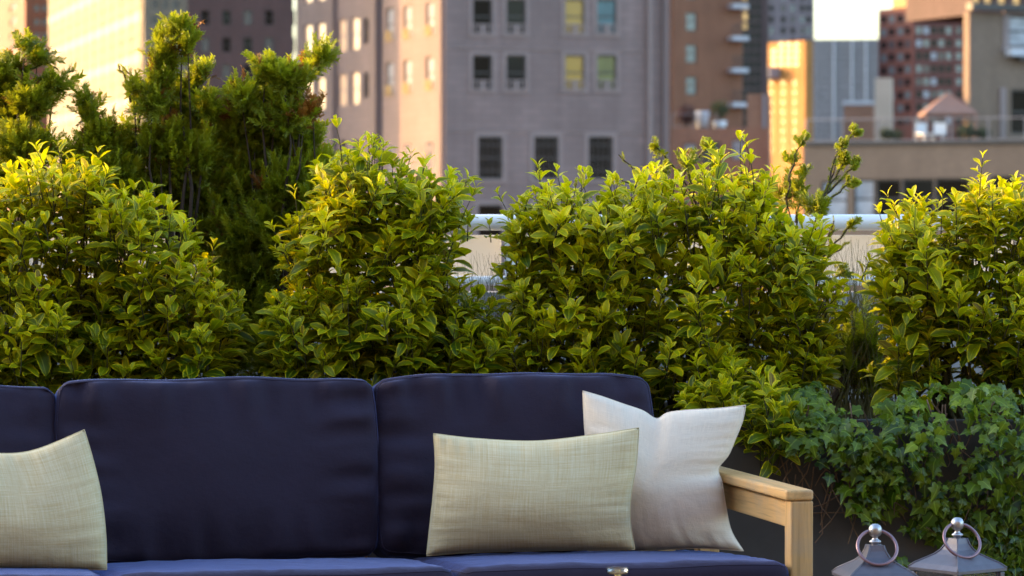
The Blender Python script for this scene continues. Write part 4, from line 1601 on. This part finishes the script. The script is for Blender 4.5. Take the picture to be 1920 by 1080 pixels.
SZF, SZB = .482, .442      # seat height at the front and the back
seat_tilt = math.atan2(SZB - SZF, .60)
for i, (a, b) in enumerate(((-.7535, -.0275), (-1.48, -.7575), (-2.243, -1.484))):
    cushion('seat_cushion', (a, -.045, .345), (b, .655, SZF - .012), .028, .012, 'navy', seat_tilt, (0, -.03, SZF), seed=i * 9.3, axis=2, wr=.0035)
for i, (a, b, zt) in enumerate(((-.815, -.160, .846), (-1.540, -.818, .838), (-2.245, -1.543, .836))):
    cushion('back_cushion', (a, .585, .432), (b, .735, zt), .024, .045, 'navy', R(-9), (0, .6, .432), seed=i * 5.1 + 2, axis=1, wr=.020, res=64)


# ------------------------------------------------------------------ throw pillows
def pillow(name, label, top, right, bottom, left, y_of, thick, mt, res=44, seed=0, chop=None, group='throw pillows on the sofa'):
    """edges as pixel polylines (top left>right, right top>bottom, bottom left>right, left top>bottom); y_of(py) is how far each height lies"""
    def samp(P, t_):
        # smooth curve through the points
        n_ = len(P) - 1
        x = t_ * n_
        i = min(int(x), n_ - 1)
        f = x - i
        p0, p1, p2, p3 = P[max(i - 1, 0)], P[i], P[i + 1], P[min(i + 2, n_)]
        return tuple(.5 * (2 * p1[k] + (p2[k] - p0[k]) * f + (2 * p0[k] - 5 * p1[k] + 4 * p2[k] - p3[k]) * f * f + (3 * p1[k] - p0[k] - 3 * p2[k] + p3[k]) * f ** 3) for k in (0, 1))
    c = at(bottom[len(bottom) // 2][0], bottom[len(bottom) // 2][1], y_of(bottom[0][1]))
    front, back, UV = [], [], []
    for j in range(res + 1):
        v = j / res
        for i in range(res + 1):
            u = i / res
            T, B_ = samp(top, u), samp(bottom, u)
            L_, R_ = samp(left, v), samp(right, v)
            q = [(1 - v) * T[k] + v * B_[k] + (1 - u) * L_[k] + u * R_[k] - ((1 - u) * (1 - v) * top[0][k] + u * (1 - v) * top[-1][k] + (1 - u) * v * bottom[0][k] + u * v * bottom[-1][k]) for k in (0, 1)]
            su, sv = max(0, 4 * u * (1 - u)), max(0, 4 * v * (1 - v))
            th = thick * (su ** .62) * (sv ** .62) * (.86 + .2 * v)
            if chop:
                th *= 1 - chop[1] * math.exp(-((u - chop[0]) / .16) ** 2) * max(0, 1 - v * 1.6)
            # gathers fanning in from the seams and a few soft folds
            gu = mnoise.noise(Vector((u * 3, v * 26 + seed, seed))) * (math.exp(-u * 9) + math.exp(-(1 - u) * 9))
            gv = mnoise.noise(Vector((u * 26 + seed, v * 3, seed + 5))) * (math.exp(-v * 10) + math.exp(-(1 - v) * 10))
            fold = mnoise.noise(Vector((u * 2.6 + seed, v * 2.2, seed * 2))) * .008 + mnoise.noise(Vector((u * 7, v * 6 + seed, seed))) * .0022
            edge = min(1, 5 * min(su, sv))
            th += edge * (gu + gv) * .019 + edge * fold * .9
            Yc = y_of(q[1])
            front.append(at(q[0], q[1], Yc - th * .55) - c)
            back.append(at(q[0], q[1], Yc + th * .45) - c)
            UV.append((u * (top[-1][0] - top[0][0]) / 820, v * (bottom[0][1] - top[0][1]) / 820))
    n = res + 1
    V = [tuple(x) for x in front]
    UVs = list(UV)
    m_ = {}
    for j in range(n):
        for i in range(n):
            if i in (0, res) or j in (0, res):
                m_[(i, j)] = j * n + i
            else:
                m_[(i, j)] = len(V)
                V.append(tuple(back[j * n + i])); UVs.append(UV[j * n + i])
    Fs = []
    for j in range(res):
        for i in range(res):
            Fs.append((j * n + i, (j + 1) * n + i, (j + 1) * n + i + 1, j * n + i + 1))
            Fs.append((m_[(i, j)], m_[(i + 1, j)], m_[(i + 1, j + 1)], m_[(i, j + 1)]))
    o = link(name, mesh_np(name, V, Fs, uv=UVs), M[mt])
    o.location = c
    tag(o, label, 'pillow', group)
    ring = [(i, 0) for i in range(res)] + [(res, j) for j in range(res)] + [(res - i, res) for i in range(res)] + [(0, res - j) for j in range(res)]
    mb = MB(); mb.tube([Vector(V[j * n + i]) for (i, j) in ring], .0014, 5, closed=True)
    s_ = mb.build('seam', M[mt], o)
    return o


pillow('throw_pillow', 'white square pillow with a dented top leaning by the right armrest',
       [(1093, 733), (1130, 744), (1170, 758), (1205, 770), (1231, 785), (1252, 774), (1290, 769), (1345, 766), (1398, 760)],
       [(1398, 760), (1392, 790), (1378, 825), (1366, 853), (1347, 879), (1354, 905), (1360, 945), (1371, 995), (1394, 1033)],
       [(1102, 1040), (1180, 1034), (1250, 1030), (1320, 1028), (1394, 1033)],
       [(1093, 733), (1096, 800), (1104, 880), (1106, 960), (1102, 1040)],
       lambda py: 7.42 + (1035 - py) / 800 * .12, .17, 'white_cloth', seed=3.3, chop=(.46, .38))
pillow('throw_pillow', 'sage and gold woven lumbar pillow in the middle, before the white pillow',
       [(813, 813), (890, 822), (1000, 827), (1100, 817), (1198, 802)],
       [(1198, 802), (1193, 870), (1183, 930), (1182, 980), (1190, 1030)],
       [(800, 1042), (880, 1036), (1000, 1033), (1100, 1031), (1190, 1030)],
       [(813, 813), (816, 870), (812, 930), (806, 985), (800, 1042)],
       lambda py: 7.27 + (1040 - py) / 830 * .14, .19, 'woven', seed=1.1)
pillow('throw_pillow', 'pale woven pillow with one raised corner, cut off by the left edge',
       [(-190, 822), (-110, 842), (-20, 850), (60, 845), (158, 806)],
       [(158, 806), (176, 868), (190, 930), (198, 1000), (200, 1068)],
       [(-205, 1072), (-100, 1068), (0, 1066), (110, 1067), (200, 1068)],
       [(-190, 822), (-182, 880), (-186, 950), (-196, 1010), (-205, 1072)],
       lambda py: 6.93 + (1068 - py) / 870 * .24, .165, 'woven', seed=8.2, chop=(.62, .35))


# ------------------------------------------------------------------ lanterns
def lantern(label, px, py, Y, rz, ring_rz, ring_tilt):
    """tall four sided lantern; (px, py) is where the top of its ball shows"""
    t_ = at(px, py, Y)
    H = t_.z
    rt = empty('lantern', (t_.x, Y, 0), rz)
    tag(rt, label, 'lantern', 'grey metal lanterns on the terrace floor')
    zb = H - .016                                    # ball centre
    mb = MB(); mb.lathe([(0, H), (.006, H - .0006), (.011, H - .004), (.0136, H - .009), (.0140, H - .014), (.0132, H - .020), (.0105, H - .0245), (.0060, H - .027), (.0056, H - .031), (.0085, H - .0335), (.0125, H - .036), (.0125, H - .038), (.0085, H - .0405), (.007, H - .043), (.007, H - .050), (0, H - .050)], 24)
    mb.build('finial', M['steel'], rt)
    # flared roof
    prof = [(.0145, H - .044), (.018, H - .056), (.0245, H - .0685), (.034, H - .078), (.046, H - .0855), (.0640, H - .0965), (.074, H - .106), (.074, H - .112), (.069, H - .112)]
    V, Fs = [], []
    for (r_, z) in prof:
        V += [(-r_, -r_, z), (r_, -r_, z), (r_, r_, z), (-r_, r_, z)]
    for i in range(len(prof) - 1):
        for k in range(4):
            l = (k + 1) % 4
            Fs.append(((i + 1) * 4 + k, (i + 1) * 4 + l, i * 4 + l, i * 4 + k))
    Fs.append((0, 1, 2, 3)); b0_ = (len(prof) - 1) * 4; Fs.append((b0_ + 3, b0_ + 2, b0_ + 1, b0_))
    mb = MB(); mb.add(V, Fs); mb.build('roof', M['lantern'], rt)
    # raised ribs down the hips
    for sx, sy in ((-1, -1), (1, -1), (1, 1), (-1, 1)):
        mb = MB(); mb.tube([(sx * r_, sy * r_, z) for r_, z in prof[:7]], .0022, 6)
        mb.build('hip_rib', M['lantern'], rt)
    # ring through the ball
    rr = .041
    Mr = Matrix.Translation((0, 0, zb)) @ Matrix.Rotation(ring_rz - rz, 4, 'Z') @ Matrix.Rotation(ring_tilt, 4, 'X')
    mb = MB(); mb.tube([(rr * math.sin(a * math.tau / 40), -.0, -rr + .003 + rr * math.cos(a * math.tau / 40)) for a in range(40)], .0036, 8, M=Mr, closed=True)
    mb.build('ring', M['ring'], rt)
    zt = H - .114
    for sx, sy in ((-1, -1), (1, -1), (1, 1), (-1, 1)):
        mb = MB(); mb.bbox((sx * .064 - .007, sy * .064 - .007, .036), (sx * .064 + .007, sy * .064 + .007, zt), .002); mb.build('post', M['lantern'], rt)
    for k in range(4):
        Mk = Matrix.Rotation(k * math.pi / 2, 4, 'Z')
        mb = MB(); mb.box((-.0565, -.066, .037), (.0565, -.063, zt - .001), Mk); mb.build('glass_pane', M['glass'], rt)
    mb = MB(); mb.bbox((-.08, -.08, .012), (.08, .08, .035), .004)
    for sx in (-1, 1):
        for sy in (-1, 1):
            mb.box((sx * .065 - .010, sy * .065 - .010, 0), (sx * .065 + .010, sy * .065 + .010, .0115))
    mb.build('base', M['lantern'], rt)
    cd = empty('candle', (t_.x, Y, .0355))
    mb = MB(); mb.lathe([(0, 0), (.035, 0), (.035, .14), (.031, .143), (.02, .137), (0, .136)], 20)
    c_ = mb.build('candle', M['candle']); bpy.data.objects.remove(cd)
    c_.location = (t_.x, Y, .0355)
    return rt, c_


l1, c1 = lantern('grey metal lantern nearer the sofa arm, its ring facing front', 1641, 982, 6.74, R(8), R(5), R(-35))
l2, c2 = lantern('grey metal lantern nearer the right edge, its ring tilted and roof turned', 1795, 970, 6.90, R(38), R(20), R(-34))
tag(c1, 'cream pillar candle inside the lantern nearer the sofa arm', 'candle', 'candles in the lanterns')
tag(c2, 'cream pillar candle inside the lantern nearer the right edge', 'candle', 'candles in the lanterns')

# ------------------------------------------------------------------ coffee table just below the frame, candle holder on it
ct = empty('coffee_table', (.05, 5.75, 0))
tag(ct, 'low pale teak coffee table in front of the sofa', 'table')
for i in range(6):
    mb = MB(); mb.bbox((-.6, -.345 + i * .115, .352), (.6, -.345 + i * .115 + .108, .38), .003); mb.build('plank', M['teak_x'], ct)
for sx in (-1, 1):
    for sy in (-1, 1):
        mb = MB(); mb.bbox((sx * .55 - .025, sy * .28 - .025, 0), (sx * .55 + .025, sy * .28 + .025, .350), .003); mb.build('leg', M['teak_z'], ct)
chp = at(1158, 1065, 5.9)
zr = chp.z
ch = empty('candle_holder', (chp.x, 5.9, .38))
tag(ch, 'small glass candle cup on a slim gold stem before the sofa', 'candle holder')
h_ = zr - .38
mb = MB(); mb.lathe([(0, h_ - .0105), (.017, h_ - .0105), (.0195, h_ - .0085), (.0200, h_ - .001), (.0196, h_), (.0186, h_ - .0005), (.0182, h_ - .006), (.016, h_ - .0078), (0, h_ - .008)], 36); mb.build('cup', M['glass'], ch)
mb = MB(); mb.lathe([(0, .001), (.035, .001), (.034, .005), (.006, .009), (.0042, .016), (.0042, h_ - .018), (.0065, h_ - .0125), (0, h_ - .0112)], 24); mb.build('stem', M['gold'], ch)
